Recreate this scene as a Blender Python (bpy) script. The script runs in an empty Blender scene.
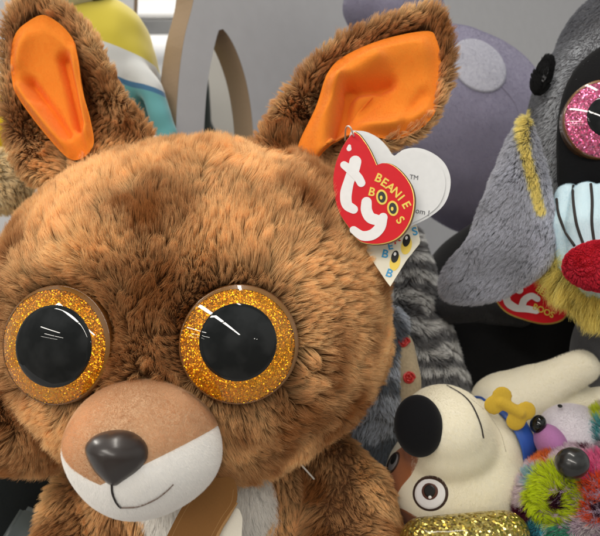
import bpy, bmesh, math, random
import numpy as np
from mathutils import Vector, Matrix, kdtree

C = bpy.context.scene.collection
random.seed(7)
RNG = np.random.default_rng(11)
W_, H_, FPX, CZ = 600.0, 536.0, 643.0, 0.24      # picture size and focal length the layout was measured in

# ------------------------------------------------------------------ camera
cd = bpy.data.cameras.new('camera')
cam = bpy.data.objects.new('camera', cd); C.objects.link(cam)
cam.location = (0, 0, CZ); cam.rotation_euler = (math.radians(90), 0, 0)
cd.sensor_width = 36; cd.lens = 36 * FPX / W_
cd.clip_start = 0.01; cd.clip_end = 60
cd.dof.use_dof = True; cd.dof.focus_distance = 0.335; cd.dof.aperture_fstop = 17
bpy.context.scene.camera = cam

# ------------------------------------------------------------------ world and light
w = bpy.data.worlds.new('World'); bpy.context.scene.world = w; w.use_nodes = True
bg = w.node_tree.nodes['Background']; bg.inputs[0].default_value = (1.0, 0.97, 0.93, 1); bg.inputs[1].default_value = 1.0
_n = w.node_tree.nodes; _l = w.node_tree.links
_tc = _n.new('ShaderNodeTexCoord'); _sx = _n.new('ShaderNodeSeparateXYZ'); _l.new(_tc.outputs['Generated'], _sx.inputs[0])
_rp = _n.new('ShaderNodeValToRGB'); _mr = _n.new('ShaderNodeMapRange'); _mr.inputs[1].default_value = -1; _mr.inputs[2].default_value = 1
_l.new(_sx.outputs['Z'], _mr.inputs[0]); _l.new(_mr.outputs[0], _rp.inputs[0]); _ns = _n.new('ShaderNodeTexNoise'); _ns.inputs['Scale'].default_value = 1.7; _ns.inputs['Detail'].default_value = 3; _l.new(_tc.outputs['Generated'], _ns.inputs[0])
_m2 = _n.new('ShaderNodeMapRange'); _m2.inputs[1].default_value = 0.38; _m2.inputs[2].default_value = 0.62; _m2.inputs[3].default_value = 0.62; _m2.inputs[4].default_value = 1.35; _l.new(_ns.outputs[0], _m2.inputs[0])
_sc = _n.new('ShaderNodeVectorMath'); _sc.operation = 'SCALE'; _l.new(_rp.outputs[0], _sc.inputs[0]); _l.new(_m2.outputs[0], _sc.inputs['Scale']); _l.new(_sc.outputs[0], bg.inputs[0])
_e = _rp.color_ramp.elements; _e[0].position = 0.3; _e[0].color = (0.30, 0.28, 0.255, 1); _e[1].position = 0.85; _e[1].color = (0.46, 0.47, 0.46, 1)
vs = bpy.context.scene.view_settings
vs.view_transform = 'Standard'; vs.look = 'None'; vs.exposure = 0.22; vs.gamma = 1
ROW = Vector((0.41, -0.91, 0)).normalized()
def tube_lamp(c, power, length=1.15, width=0.055):
    ld = bpy.data.lights.new('ceiling_tube', 'AREA'); ld.shape = 'RECTANGLE'
    ld.size = length; ld.size_y = width; ld.energy = power; ld.color = (1.0, 0.94, 0.85)
    o = bpy.data.objects.new('ceiling_tube', ld); C.objects.link(o)
    o.location = c; o.rotation_euler = (0, 0, math.atan2(ROW.y, ROW.x))
    return o
for sx, sy, n, ln, pw in [(-1.25, -0.65, 3, 1.75, 34), (-3.7, -2.3, 1, 2.4, 40), (-5.0, -4.3, 2, 1.7, 30), (-7.2, -5.6, 2, 1.9, 30), (4.3, -8.2, 1, 1.2, 12), (5.3, -9.0, 1, 1.2, 12)]:
    for k in range(n):
        c = Vector((sx, sy, 1.3 + CZ)) + ROW * ((k + 0.5) * (ln + 0.10)); tube_lamp(c, pw, ln, 0.19)
tube_lamp(Vector((-0.15, 0.35, 2.0)), 16, 1.8, 0.11)  # unseen tube added above the toys to light the tops of heads
for x in (-2.2, -0.4):                           # unseen tubes added behind the shelf to brighten the store wall
    tube_lamp(Vector((x, 1.9, 1.9)), 26, 1.6, 0.11)
try:
    bpy.context.scene.cycles_curves.shape = 'RIBBONS'
except Exception: pass
bpy.context.scene.cycles.max_bounces = 8
bpy.context.scene.cycles.sample_clamp_indirect = 4.0

# ------------------------------------------------------------------ maths helpers
def at(px, py, d):
    return Vector(((px - W_/2) / FPX * d, d, CZ - (py - H_/2) / FPX * d))
def pxs(n, d): return n / FPX * d
def lerp(a, b, t): return a + (b - a) * t
def sstep(a, b, x):
    t = np.clip((x - a) / (b - a), 0, 1); return t * t * (3 - 2 * t)

def vnoise(p, f, seed=0):
    """3-D value noise in -1..1, vectorised."""
    q = np.asarray(p) * f + seed * 17.31
    i = np.floor(q).astype(np.int64); u = q - i; u = u * u * (3 - 2 * u)
    def h(a):
        n = (a[:, 0] * 73856093) ^ (a[:, 1] * 19349663) ^ (a[:, 2] * 83492791) ^ (seed * 2654435)
        n = (n ^ (n >> 13)) * 1274126177 & 0x7fffffff
        n = (n ^ (n >> 16)) & 0xffff
        return n / 32767.5 - 1
    r = 0
    for dx in (0, 1):
        for dy in (0, 1):
            for dz in (0, 1):
                wgt = (u[:, 0] if dx else 1-u[:, 0]) * (u[:, 1] if dy else 1-u[:, 1]) * (u[:, 2] if dz else 1-u[:, 2])
                r = r + wgt * h(i + np.array([dx, dy, dz]))
    return r
def vnoise3(p, f, seed=0): return np.stack([vnoise(p, f, seed + k * 5 + 1) for k in range(3)], 1)
def nrm(a): return a / np.maximum(np.linalg.norm(a, axis=1, keepdims=True), 1e-9)

def smooth_closed(pts, n=96):
    P = np.array(pts, float); m = len(P); out = []
    for i in range(m):
        a, b, c, d = P[(i-1) % m], P[i], P[(i+1) % m], P[(i+2) % m]
        for t in np.linspace(0, 1, 12, endpoint=False):
            out.append(0.5 * ((2*b) + (-a+c)*t + (2*a-5*b+4*c-d)*t*t + (-a+3*b-3*c+d)*t**3))
    out = np.array(out); seg = np.linalg.norm(np.roll(out, -1, 0) - out, axis=1); s = np.concatenate([[0], np.cumsum(seg)])
    q = np.linspace(0, s[-1], n, endpoint=False); o2 = np.vstack([out, out[:1]])
    return np.stack([np.interp(q, s, o2[:, k]) for k in range(P.shape[1])], 1)
def smooth_open(pts, n=24):
    P = np.array(pts, float); P2 = np.vstack([2*P[0]-P[1], P, 2*P[-1]-P[-2]]); out = []
    for i in range(1, len(P2) - 2):
        a, b, c, d = P2[i-1], P2[i], P2[i+1], P2[i+2]
        for t in np.linspace(0, 1, 12, endpoint=False):
            out.append(0.5 * ((2*b) + (-a+c)*t + (2*a-5*b+4*c-d)*t*t + (-a+3*b-3*c+d)*t**3))
    out.append(P[-1]); out = np.array(out)
    s = np.concatenate([[0], np.cumsum(np.linalg.norm(np.diff(out, axis=0), axis=1))])
    q = np.linspace(0, s[-1], n)
    return np.stack([np.interp(q, s, out[:, k]) for k in range(P.shape[1])], 1)

# ------------------------------------------------------------------ object helpers
def thing(name, label, cat, loc, group=None):
    o = bpy.data.objects.new(name, None); C.objects.link(o); o.location = loc; o.empty_display_size = 0.03
    o['label'] = label; o['category'] = cat
    if group: o['group'] = group
    return o
def tag(o, label, cat, group=None):
    o['label'] = label; o['category'] = cat
    if group: o['group'] = group
    return o
def attach(o, parent):
    if parent is None: return
    o.parent = parent
    if parent.type == 'EMPTY': o.location = -parent.location
def mesh_obj(name, verts, faces, mat, parent=None, smooth=True):
    me = bpy.data.meshes.new(name); me.from_pydata([tuple(v) for v in verts], [], faces); me.update()
    bm = bmesh.new(); bm.from_mesh(me); bmesh.ops.recalc_face_normals(bm, faces=bm.faces); bm.to_mesh(me); bm.free()
    if smooth: me.polygons.foreach_set('use_smooth', [True] * len(me.polygons))
    o = bpy.data.objects.new(name, me); C.objects.link(o)
    if mat: me.materials.append(mat)
    attach(o, parent); return o
def from_bm(name, bm, mat, parent=None, smooth=True):
    me = bpy.data.meshes.new(name); bm.to_mesh(me); bm.free()
    if smooth: me.polygons.foreach_set('use_smooth', [True] * len(me.polygons))
    o = bpy.data.objects.new(name, me); C.objects.link(o)
    if mat: me.materials.append(mat)
    attach(o, parent); return o
def structure(o): o['kind'] = 'structure'; return o

def frame(fwd, up=Vector((0, 0, 1))):
    """matrix whose columns are right, up, forward (right-handed picture frame looking back at the viewer)"""
    f = Vector(fwd).normalized(); r = Vector(up).cross(f).normalized(); u = f.cross(r)
    return Matrix((r, u, f)).transposed()
def yawpitch(yaw, pitch, roll=0):
    """direction facing the viewer: yaw>0 turns to picture right, pitch>0 up; returns frame matrix"""
    y, p = math.radians(yaw), math.radians(pitch)
    f = Vector((math.sin(y) * math.cos(p), -math.cos(y) * math.cos(p), math.sin(p)))
    M = frame(f)
    return M @ Matrix.Rotation(math.radians(roll), 3, 'Z')

def ico(bm, c, radii, R=None, sub=4):
    g = bmesh.ops.create_icosphere(bm, subdivisions=sub, radius=1)
    for v in g['verts']:
        q = Vector((v.co.x * radii[0], v.co.y * radii[1], v.co.z * radii[2]))
        if R is not None: q = R @ q
        v.co = q + Vector(c)
def chain(bm, pts, sub=3):
    """pts: list of (Vector, radius): overlapping balls + tapered links"""
    for (a, ra), (b, rb) in zip(pts[:-1], pts[1:]):
        n = max(2, int((b - a).length / (min(ra, rb) * 0.22)))
        for i in range(n + 1):
            t = i / n; ico(bm, a.lerp(b, t), (lerp(ra, rb, t),) * 3, sub=sub)
def blob(name, build, mat, parent=None, voxel=0.0025, smooth=8, shape=None):
    bm = bmesh.new(); build(bm)
    me = bpy.data.meshes.new('tmp'); bm.to_mesh(me); bm.free()
    o = bpy.data.objects.new('tmp', me); C.objects.link(o)
    m = o.modifiers.new('r', 'REMESH'); m.mode = 'VOXEL'; m.voxel_size = voxel
    s = o.modifiers.new('s', 'SMOOTH'); s.iterations = smooth; s.factor = 0.6
    dg = bpy.context.evaluated_depsgraph_get()
    new = bpy.data.meshes.new_from_object(o.evaluated_get(dg)); new.name = name
    bpy.data.objects.remove(o); bpy.data.meshes.remove(me)
    if shape:
        co = np.empty(len(new.vertices) * 3); new.vertices.foreach_get('co', co); co = co.reshape(-1, 3)
        no = np.empty(len(new.vertices) * 3); new.vertices.foreach_get('normal', no); no = no.reshape(-1, 3)
        new.vertices.foreach_set('co', shape(co, no).ravel()); new.update()
    new.polygons.foreach_set('use_smooth', [True] * len(new.polygons))
    r = bpy.data.objects.new(name, new); C.objects.link(r); new.materials.clear(); new.materials.append(mat)
    attach(r, parent); return r
def wrinkle(f, a, seed=3):
    return lambda co, no: co + no * (vnoise(co, f, seed) * a + vnoise(co, f * 2.3, seed + 1) * a * 0.4)[:, None]

def pillow(name, outline, centre, normal, thick, mat, parent=None, nr=26, disp=None, back=True, n=120, power=0.5):
    """closed cushion over a star-shaped outline (3-D points round a centre); normal points to the front"""
    O = smooth_closed([tuple(p) for p in outline], n); c = np.array(centre); N = np.array(Vector(normal).normalized())
    V, F, S = [], [], []
    rs = np.sin(np.linspace(0, math.pi/2, nr + 1))[1:]
    for side in ((1, -1) if back else (1,)):
        base = len(V); V.append(c + N * thick * side); S.append((0, 0, side))
        for j, r in enumerate(rs):
            h = thick * (max(0, 1 - r * r) ** power) * side
            if back and side == -1 and j == nr - 1: continue
            for i in range(n):
                V.append(c + (O[i] - c) * r + N * h); S.append((r, i / n, side))
        def idx(j, i):
            i %= n
            if side == -1 and j == nr - 1: return 1 + (nr - 1) * n + i
            return base + 1 + j * n + i
        for i in range(n): F.append((base, idx(0, i), idx(0, i + 1)))
        for j in range(nr - 1):
            for i in range(n): F.append((idx(j, i), idx(j + 1, i), idx(j + 1, i + 1), idx(j, i + 1)))
    V = np.array(V)
    if disp is not None: V = V + N * disp(V, np.array(S))[:, None]
    return mesh_obj(name, V, F, mat, parent)

def on_plane(px, py, P0, N):
    d = at(px, py, 1.0) - Vector((0, 0, CZ)); o = Vector((0, 0, CZ))
    t = (P0 - o).dot(N) / d.dot(N); return o + d * t
def flat_poly(name, pts3, N, th, mat, parent=None):
    """thin solid from a planar 3-D outline; front face on the outline shifted +th along N"""
    n = len(pts3); N = Vector(N).normalized()
    V = [Vector(p) + N * th for p in pts3] + [Vector(p) for p in pts3]
    F = [tuple(range(n)), tuple(range(2*n - 1, n - 1, -1))] + [(i, i + n, (i+1) % n + n, (i+1) % n) for i in range(n)]
    bm = bmesh.new(); vs_ = [bm.verts.new(v) for v in V]
    for f in F: bm.faces.new([vs_[i] for i in f])
    bmesh.ops.recalc_face_normals(bm, faces=bm.faces)
    bmesh.ops.triangulate(bm, faces=[f for f in bm.faces if len(f.verts) > 4])
    return from_bm(name, bm, mat, parent, smooth=False)
def stroke_outline(pts, wds, n=28):
    """2-D outline of a fat stroke with round ends"""
    P = smooth_open(pts, n); wv = np.interp(np.linspace(0, 1, n), np.linspace(0, 1, len(wds)), wds)
    T = np.gradient(P, axis=0); T /= np.linalg.norm(T, axis=1, keepdims=True); Nn = np.stack([-T[:, 1], T[:, 0]], 1)
    L = P + Nn * wv[:, None]; R = P - Nn * wv[:, None]; out = list(L)
    def cap(c, w0, d0, d1):
        return [c + w0 * (math.cos(a) * d0 + math.sin(a) * d1) for a in np.linspace(0, math.pi, 9)[1:-1]]
    out += cap(P[-1], wv[-1], Nn[-1], T[-1]); out += list(R[::-1]); out += cap(P[0], wv[0], -Nn[0], -T[0])
    return np.array(out)

def tube(name, pts, rad, mat, parent=None, n=40, seg=10):
    P = smooth_open([tuple(p) for p in pts], n); wv = np.interp(np.linspace(0, 1, n), np.linspace(0, 1, len(rad)), rad) if hasattr(rad, '__len__') else np.full(n, rad)
    T = np.gradient(P, axis=0); T = nrm(T); V = []; F = []
    a = np.cross(T, np.array([0.3, 0.2, 0.93])); a = nrm(a); b = np.cross(T, a)
    for i in range(n):
        for k in range(seg):
            t = 2 * math.pi * k / seg; V.append(P[i] + wv[i] * (math.cos(t) * a[i] + math.sin(t) * b[i]))
    for i in range(n - 1):
        for k in range(seg): F.append((i*seg+k, i*seg+(k+1) % seg, (i+1)*seg+(k+1) % seg, (i+1)*seg+k))
    F.append(tuple(range(seg))); F.append(tuple((n-1)*seg + k for k in range(seg)))
    return mesh_obj(name, V, F, mat, parent)

# ------------------------------------------------------------------ materials
def mat_new(name):
    m = bpy.data.materials.new(name); m.use_nodes = True; nt = m.node_tree; return m, nt, nt.nodes['Principled BSDF']
def col4(c): return (c[0], c[1], c[2], 1)
def fabric(name, c, var=0.18, scale=900, bump=0.25, sheen=0.5, rough=0.95, big=25, spec=0.1):
    m, nt, b = mat_new(name); L = nt.links.new; N = nt.nodes.new
    tc = N('ShaderNodeTexCoord'); n1 = N('ShaderNodeTexNoise'); n1.inputs['Scale'].default_value = scale; n1.inputs['Detail'].default_value = 4
    n2 = N('ShaderNodeTexNoise'); n2.inputs['Scale'].default_value = big; n2.inputs['Detail'].default_value = 5
    L(tc.outputs['Object'], n1.inputs[0]); L(tc.outputs['Object'], n2.inputs[0])
    ad = N('ShaderNodeMath'); ad.operation = 'ADD'; L(n1.outputs[0], ad.inputs[0]); L(n2.outputs[0], ad.inputs[1])
    mr = N('ShaderNodeMapRange'); mr.inputs[1].default_value = 0.6; mr.inputs[2].default_value = 1.4; mr.inputs[3].default_value = 1 - var; mr.inputs[4].default_value = 1 + var * 0.7
    L(ad.outputs[0], mr.inputs[0])
    mx = N('ShaderNodeVectorMath'); mx.operation = 'SCALE'; mx.inputs[0].default_value = c[:3]; L(mr.outputs[0], mx.inputs['Scale'])
    L(mx.outputs[0], b.inputs['Base Color'])
    bp = N('ShaderNodeBump'); bp.inputs['Strength'].default_value = bump; bp.inputs['Distance'].default_value = 0.0006
    L(n1.outputs[0], bp.inputs['Height']); L(bp.outputs[0], b.inputs['Normal'])
    b.inputs['Roughness'].default_value = rough; b.inputs['Specular IOR Level'].default_value = spec
    b.inputs['Sheen Weight'].default_value = sheen; b.inputs['Sheen Roughness'].default_value = 0.5
    b.inputs['Sheen Tint'].default_value = col4([min(1, 0.35 + 0.65 * x) for x in c[:3]])
    return m
def plain(name, c, rough=0.5, spec=0.4, metal=0, coat=0, coat_r=0.03, bump=0, bscale=300):
    m, nt, b = mat_new(name)
    b.inputs['Base Color'].default_value = col4(c); b.inputs['Roughness'].default_value = rough
    b.inputs['Specular IOR Level'].default_value = spec; b.inputs['Metallic'].default_value = metal
    b.inputs['Coat Weight'].default_value = coat; b.inputs['Coat Roughness'].default_value = coat_r
    N = nt.nodes.new; L = nt.links.new
    tc = N('ShaderNodeTexCoord'); n1 = N('ShaderNodeTexNoise'); n1.inputs['Scale'].default_value = bscale; n1.inputs['Detail'].default_value = 5
    L(tc.outputs['Object'], n1.inputs[0])
    mr = N('ShaderNodeMapRange'); mr.inputs[3].default_value = 0.93; mr.inputs[4].default_value = 1.05; L(n1.outputs[0], mr.inputs[0])
    mx = N('ShaderNodeVectorMath'); mx.operation = 'SCALE'; mx.inputs[0].default_value = c[:3]; L(mr.outputs[0], mx.inputs['Scale']); L(mx.outputs[0], b.inputs['Base Color'])
    if bump:
        bp = N('ShaderNodeBump'); bp.inputs['Strength'].default_value = bump; bp.inputs['Distance'].default_value = 0.0005
        L(n1.outputs[0], bp.inputs['Height']); L(bp.outputs[0], b.inputs['Normal'])
    return m
def glitter(name, c0, c1, scale=1500, k=1.1, coat=1.0, rough=0.22, metal=0.9):
    m, nt, b = mat_new(name); L = nt.links.new; N = nt.nodes.new
    tc = N('ShaderNodeTexCoord'); v = N('ShaderNodeTexVoronoi'); v.inputs['Scale'].default_value = scale
    L(tc.outputs['Object'], v.inputs['Vector'])
    sub = N('ShaderNodeVectorMath'); sub.operation = 'SUBTRACT'; sub.inputs[1].default_value = (0.5, 0.5, 0.5); L(v.outputs['Color'], sub.inputs[0])
    sc = N('ShaderNodeVectorMath'); sc.operation = 'SCALE'; sc.inputs['Scale'].default_value = k; L(sub.outputs[0], sc.inputs[0])
    g = N('ShaderNodeNewGeometry'); ad = N('ShaderNodeVectorMath'); ad.operation = 'ADD'; L(g.outputs['Normal'], ad.inputs[0]); L(sc.outputs[0], ad.inputs[1])
    nm = N('ShaderNodeVectorMath'); nm.operation = 'NORMALIZE'; L(ad.outputs[0], nm.inputs[0]); L(nm.outputs[0], b.inputs['Normal'])
    sp = N('ShaderNodeSeparateColor'); L(v.outputs['Color'], sp.inputs[0])
    r = N('ShaderNodeValToRGB'); r.color_ramp.elements[0].color = col4(c0); r.color_ramp.elements[1].color = col4(c1); L(sp.outputs[1], r.inputs[0])
    L(r.outputs[0], b.inputs['Base Color']); b.inputs['Metallic'].default_value = metal; b.inputs['Roughness'].default_value = rough
    b.inputs['Coat Weight'].default_value = coat; b.inputs['Coat Roughness'].default_value = 0.02
    return m
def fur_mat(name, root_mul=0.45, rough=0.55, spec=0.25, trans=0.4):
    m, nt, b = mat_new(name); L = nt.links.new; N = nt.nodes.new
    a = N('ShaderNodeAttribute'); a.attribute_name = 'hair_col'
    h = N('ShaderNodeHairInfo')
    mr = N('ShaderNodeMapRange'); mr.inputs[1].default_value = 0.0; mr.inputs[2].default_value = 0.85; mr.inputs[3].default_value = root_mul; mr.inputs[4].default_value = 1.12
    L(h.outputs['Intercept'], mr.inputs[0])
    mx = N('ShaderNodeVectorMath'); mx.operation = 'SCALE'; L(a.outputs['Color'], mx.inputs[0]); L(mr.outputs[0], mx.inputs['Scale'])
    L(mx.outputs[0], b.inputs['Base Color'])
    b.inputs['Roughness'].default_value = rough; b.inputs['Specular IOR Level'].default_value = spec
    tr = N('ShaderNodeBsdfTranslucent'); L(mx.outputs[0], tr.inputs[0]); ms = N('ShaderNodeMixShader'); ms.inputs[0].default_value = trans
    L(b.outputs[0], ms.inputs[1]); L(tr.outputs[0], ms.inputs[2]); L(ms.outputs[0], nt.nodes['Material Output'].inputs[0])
    return m

# ------------------------------------------------------------------ fur (real strands grown from the surface)
def surface(o):
    me = o.data; me.calc_loop_triangles(); nv = len(me.vertices); nt_ = len(me.loop_triangles)
    co = np.empty(nv * 3); me.vertices.foreach_get('co', co); no = np.empty(nv * 3); me.vertices.foreach_get('normal', no)
    tri = np.empty(nt_ * 3, dtype=np.int32); me.loop_triangles.foreach_get('vertices', tri)
    return co.reshape(-1, 3), no.reshape(-1, 3), tri.reshape(-1, 3)
CAMP = np.array([0, 0, CZ])
def fur(name, src, parent, n, length, radius, col, mat, comb, keep=None, lay=0.75, clump=0.6, clump_size=0.004,
        wave=0.12, K=6, turb=0.5, turb_f=60, len_var=0.35, seed=1, face=-0.35, tiprad=0.15, clump2=0.4, layv=0.25):
    if mat is FZ: radius *= 0.5; n = int(n * 1.5); clump = 0; clump2 = 0
    co, no, tri = surface(src); rng = np.random.default_rng(seed)
    A, B, D = co[tri[:, 0]], co[tri[:, 1]], co[tri[:, 2]]
    ctr = (A + B + D) / 3; fn = nrm(np.cross(B - A, D - A)); area = np.linalg.norm(np.cross(B - A, D - A), axis=1) / 2
    # more strands where the shelf front can see them, fewer far round the back
    facing = (fn * nrm(CAMP - ctr)).sum(1)
    px = ctr[:, 0] / np.maximum(ctr[:, 1], .05) * FPX + W_/2; py = (CZ - ctr[:, 2]) / np.maximum(ctr[:, 1], .05) * FPX + H_/2
    inside = (px > -70) & (px < W_ + 70) & (py > -60) & (py < H_ + 60)
    wgt = area * np.where(facing > face, 1.0, 0.12) * np.where(inside, 1.0, 0.15)
    if keep is not None: wgt = wgt * keep(ctr, fn)
    cdf = np.cumsum(wgt); cdf /= cdf[-1]
    t = np.searchsorted(cdf, rng.random(n)); u = rng.random(n); v = rng.random(n); fl = u + v > 1; u[fl] = 1 - u[fl]; v[fl] = 1 - v[fl]
    i0, i1, i2 = tri[t, 0], tri[t, 1], tri[t, 2]; w0 = 1 - u - v
    P = co[i0] * w0[:, None] + co[i1] * u[:, None] + co[i2] * v[:, None]
    Nn = nrm(no[i0] * w0[:, None] + no[i1] * u[:, None] + no[i2] * v[:, None])
    def comb_dir(p, nn):
        d = comb(p) + vnoise3(p, turb_f, seed) * turb + vnoise3(p, turb_f * 0.35, seed + 3) * turb * 1.25
        d = d - nn * (d * nn).sum(1, keepdims=True); return nrm(d)
    Lp = (length(P) if callable(length) else np.full(n, length)) * (1 - len_var * rng.random(n))
    Lay = np.clip(lay + layv * (vnoise(P, 48, seed + 9) + 0.6 * vnoise(P, 110, seed + 10)), 0.05, 1.25)
    tk = np.linspace(0, 1, K)
    def grow(p, nn, L_, lay_):
        d = comb_dir(p, nn); pts = [p]; cur = p
        for k in range(1, K):
            a = lay_ * (0.45 + 0.75 * tk[k]); a = np.clip(a, 0, 1.35)[:, None]
            cur = cur + (nn * np.cos(a * 1.25) + d * np.sin(a * 1.25)) * (L_ / (K - 1))[:, None]; pts.append(cur)
        return np.stack(pts, 1)
    X = grow(P, Nn, Lp, Lay)
    if clump > 0:
        nc = max(8, int(area[facing > face].sum() / clump_size ** 2)); ci = rng.integers(0, n, nc)
        kd = kdtree.KDTree(nc)
        for j, q in enumerate(ci): kd.insert(P[q], j)
        kd.balance()
        J = P + vnoise3(P, 1 / clump_size * 0.9, seed + 21) * clump_size * 0.35
        near = np.fromiter((kd.find(q)[1] for q in J.tolist()), dtype=np.int64, count=n)
        G = X[ci][near]; amt = clump * (0.5 + 0.5 * rng.random(nc))[near][:, None] * (tk ** 1.3)[None, :]
        off = np.linalg.norm(P - P[ci][near], axis=1); amt = amt * (off < clump_size * 2.2)[:, None]
        X = X * (1 - amt[..., None]) + G * amt[..., None]
        nc2 = max(8, nc // 7); ci2 = rng.integers(0, n, nc2); kd = kdtree.KDTree(nc2)
        for j, q in enumerate(ci2): kd.insert(P[q], j)
        kd.balance(); near = np.fromiter((kd.find(q)[1] for q in J.tolist()), dtype=np.int64, count=n)
        off = np.linalg.norm(P - P[ci2][near], axis=1); a2 = clump2 * rng.random(nc2)[near][:, None] * (tk ** 1.6)[None, :] * (off < clump_size * 4)[:, None]
        X = X * (1 - a2[..., None]) + X[ci2][near] * a2[..., None]
    ph = rng.random((n, 3)) * 2 - 1
    X = X + ph[:, None, :] * (wave * Lp)[:, None, None] * (tk ** 1.5)[None, :, None]
    cv = bpy.data.hair_curves.new(name); cv.add_curves([K] * n)
    cv.attributes['position'].data.foreach_set('vector', X.astype(np.float32).ravel())
    rad = radius * (1 - (1 - tiprad) * tk ** 1.5)[None, :] * (0.7 + 0.6 * rng.random((n, 1)))
    ra = cv.attributes.get('radius') or cv.attributes.new('radius', 'FLOAT', 'POINT')
    ra.data.foreach_set('value', rad.astype(np.float32).ravel())
    cc = col(P, rng); c4 = np.ones((n, 4), np.float32); c4[:, :3] = cc
    ca = cv.attributes.new('hair_col', 'FLOAT_COLOR', 'CURVE'); ca.data.foreach_set('color', c4.ravel())
    o = bpy.data.objects.new(name, cv); C.objects.link(o); cv.materials.append(mat); attach(o, parent)
    return o
def const_col(c, var=0.15, patch=0.12, f=40):
    c = np.array(c)
    def fn(P, rng): return c * (1 + var * (rng.random((len(P), 1)) * 2 - 1) + patch * vnoise(P, f, 5)[:, None])
    return fn
def toward(v):
    v = np.array(v, float); return lambda p: np.broadcast_to(v, p.shape)
def away(c):
    c = np.array(c, float); return lambda p: nrm(p - c)
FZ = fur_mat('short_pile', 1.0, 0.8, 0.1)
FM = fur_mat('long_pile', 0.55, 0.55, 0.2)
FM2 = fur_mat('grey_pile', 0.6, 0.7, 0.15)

# ================================================================== SETTING
m_board = plain('painted_board', (0.52, 0.515, 0.53), rough=0.42, spec=0.4, bump=0.15, bscale=60)
m_edge = plain('board_edge', (0.30, 0.215, 0.14), rough=0.8, spec=0.2, bump=0.5, bscale=500)
m_shelf = plain('shelf_paint', (0.35, 0.35, 0.36), rough=0.5)
m_store = plain('store_white', (0.9, 0.91, 0.93), rough=0.8)

def box(name, x0, x1, y0, y1, z0, z1, mat, parent=None, bev=0.0):
    bm = bmesh.new(); bmesh.ops.create_cube(bm, size=1)
    for v in bm.verts: v.co = Vector((lerp(x0, x1, v.co.x + .5), lerp(y0, y1, v.co.y + .5), lerp(z0, z1, v.co.z + .5)))
    if bev: bmesh.ops.bevel(bm, geom=bm.edges[:], offset=bev, segments=2, affect='EDGES')
    return from_bm(name, bm, mat, parent, smooth=False)
structure(box('shelf', -0.75, 0.8, 0.16, 1.25, -0.02, 0.0, m_shelf, bev=0.002))
structure(box('store_wall', -3.5, 1.5, 3.2, 3.25, -1.0, 2.2, m_store))
structure(box('store_floor', -3.5, 1.5, 1.3, 3.2, -1.05, -1.0, plain('store_floor', (0.5, 0.5, 0.5), rough=0.3)))

# the display board: a wavy-edged sheet standing at an angle, cut through by a leaf-shaped hole
BO = Vector((-0.135, 0.60, 0)); BD = Vector((math.cos(math.radians(48)), math.sin(math.radians(48)), 0)); BN = Vector((BD.y, -BD.x, 0))
def board(name, outline, hole, th, lab, cat, origin, D, N, grp=None):
    """outline/hole in (along, height) metres; front on the N side, thickness th behind; returns thing with face and edge parts"""
    t = thing(name, lab, cat, origin, grp)
    cu = bpy.data.curves.new('tmp', 'CURVE'); cu.dimensions = '2D'; cu.fill_mode = 'BOTH'
    for loop in [outline] + ([hole] if hole else []):
        s = cu.splines.new('POLY'); s.points.add(len(loop) - 1); s.use_cyclic_u = True
        for i, p in enumerate(loop): s.points[i].co = (p[0], p[1], 0, 1)
    o = bpy.data.objects.new('tmp', cu); C.objects.link(o); dg = bpy.context.evaluated_depsgraph_get()
    me = bpy.data.meshes.new_from_object(o.evaluated_get(dg)); V2 = [v.co.copy() for v in me.vertices]; F2 = [tuple(p.vertices) for p in me.polygons]
    bpy.data.objects.remove(o)
    W3 = lambda p, off: origin + D * p[0] + Vector((0, 0, p[1])) - N * off
    V = [W3(v, 0) for v in V2] + [W3(v, th) for v in V2]; n = len(V2)
    mesh_obj('panel', V, F2 + [tuple(i + n for i in f[::-1]) for f in F2], m_board, t, smooth=False)
    V = []; F = []
    for loop in [outline] + ([hole] if hole else []):
        k = len(loop); b0 = len(V); e = 0.0002
        V += [W3(p, e) for p in loop] + [W3(p, th - e) for p in loop]
        F += [(b0 + i, b0 + (i+1) % k, b0 + k + (i+1) % k, b0 + k + i) for i in range(k)]
    mesh_obj('cut_edge', V, F, m_edge, t, smooth=False)
    return t
def bpt(px, py):
    """(along, height) on the board plane seen at this place of the photograph"""
    q = on_plane(px, py, BO, BN) - BO; return (q.dot(BD), q.z)
left = smooth_open([bpt(191, -60), bpt(195, -10), bpt(184, 40), bpt(178, 90), bpt(176, 160), (bpt(177, 160)[0], 0.12), (bpt(177, 160)[0], 0.002)], 60).tolist()
outline = left + [(1.25, 0.002), (1.25, 1.15), (bpt(191, -60)[0], 1.15)]
hole = smooth_closed([bpt(217, 36), bpt(223, 29), bpt(236, 50), bpt(247, 85), bpt(253, 130), bpt(253, 180), bpt(228, 215), bpt(203, 180), bpt(204, 130), bpt(208, 80)], 60).tolist()
board('display_board', outline, hole, 0.030, 'grey white display board with a wavy brown edge and leaf shaped hole behind the kangaroo', 'display board', BO, BD, BN)
# second divider, farther back, seen edge on at the left
D2 = Vector((math.cos(math.radians(-12)), math.sin(math.radians(-12)), 0)); N2 = Vector((D2.y, -D2.x, 0)); B2 = Vector((-0.345, 0.95, 0))
def bp2(px, py): q = on_plane(px, py, B2, N2) - B2; return (q.dot(D2), q.z)
right = smooth_open([bp2(134, -50), bp2(134, 0), bp2(133, 40), bp2(138, 70), bp2(150, 140), (bp2(150, 140)[0], 0.1), (bp2(150, 140)[0], 0.002)], 40).tolist()
outline2 = right + [(-0.45, 0.002), (-0.45, 0.7), (bp2(134, -50)[0], 0.7)]
t2 = board('display_board', outline2, None, 0.012, 'narrow strip of pale display board with a thin brown edge behind the yellow striped plush', 'display board', B2, D2, N2)

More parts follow.
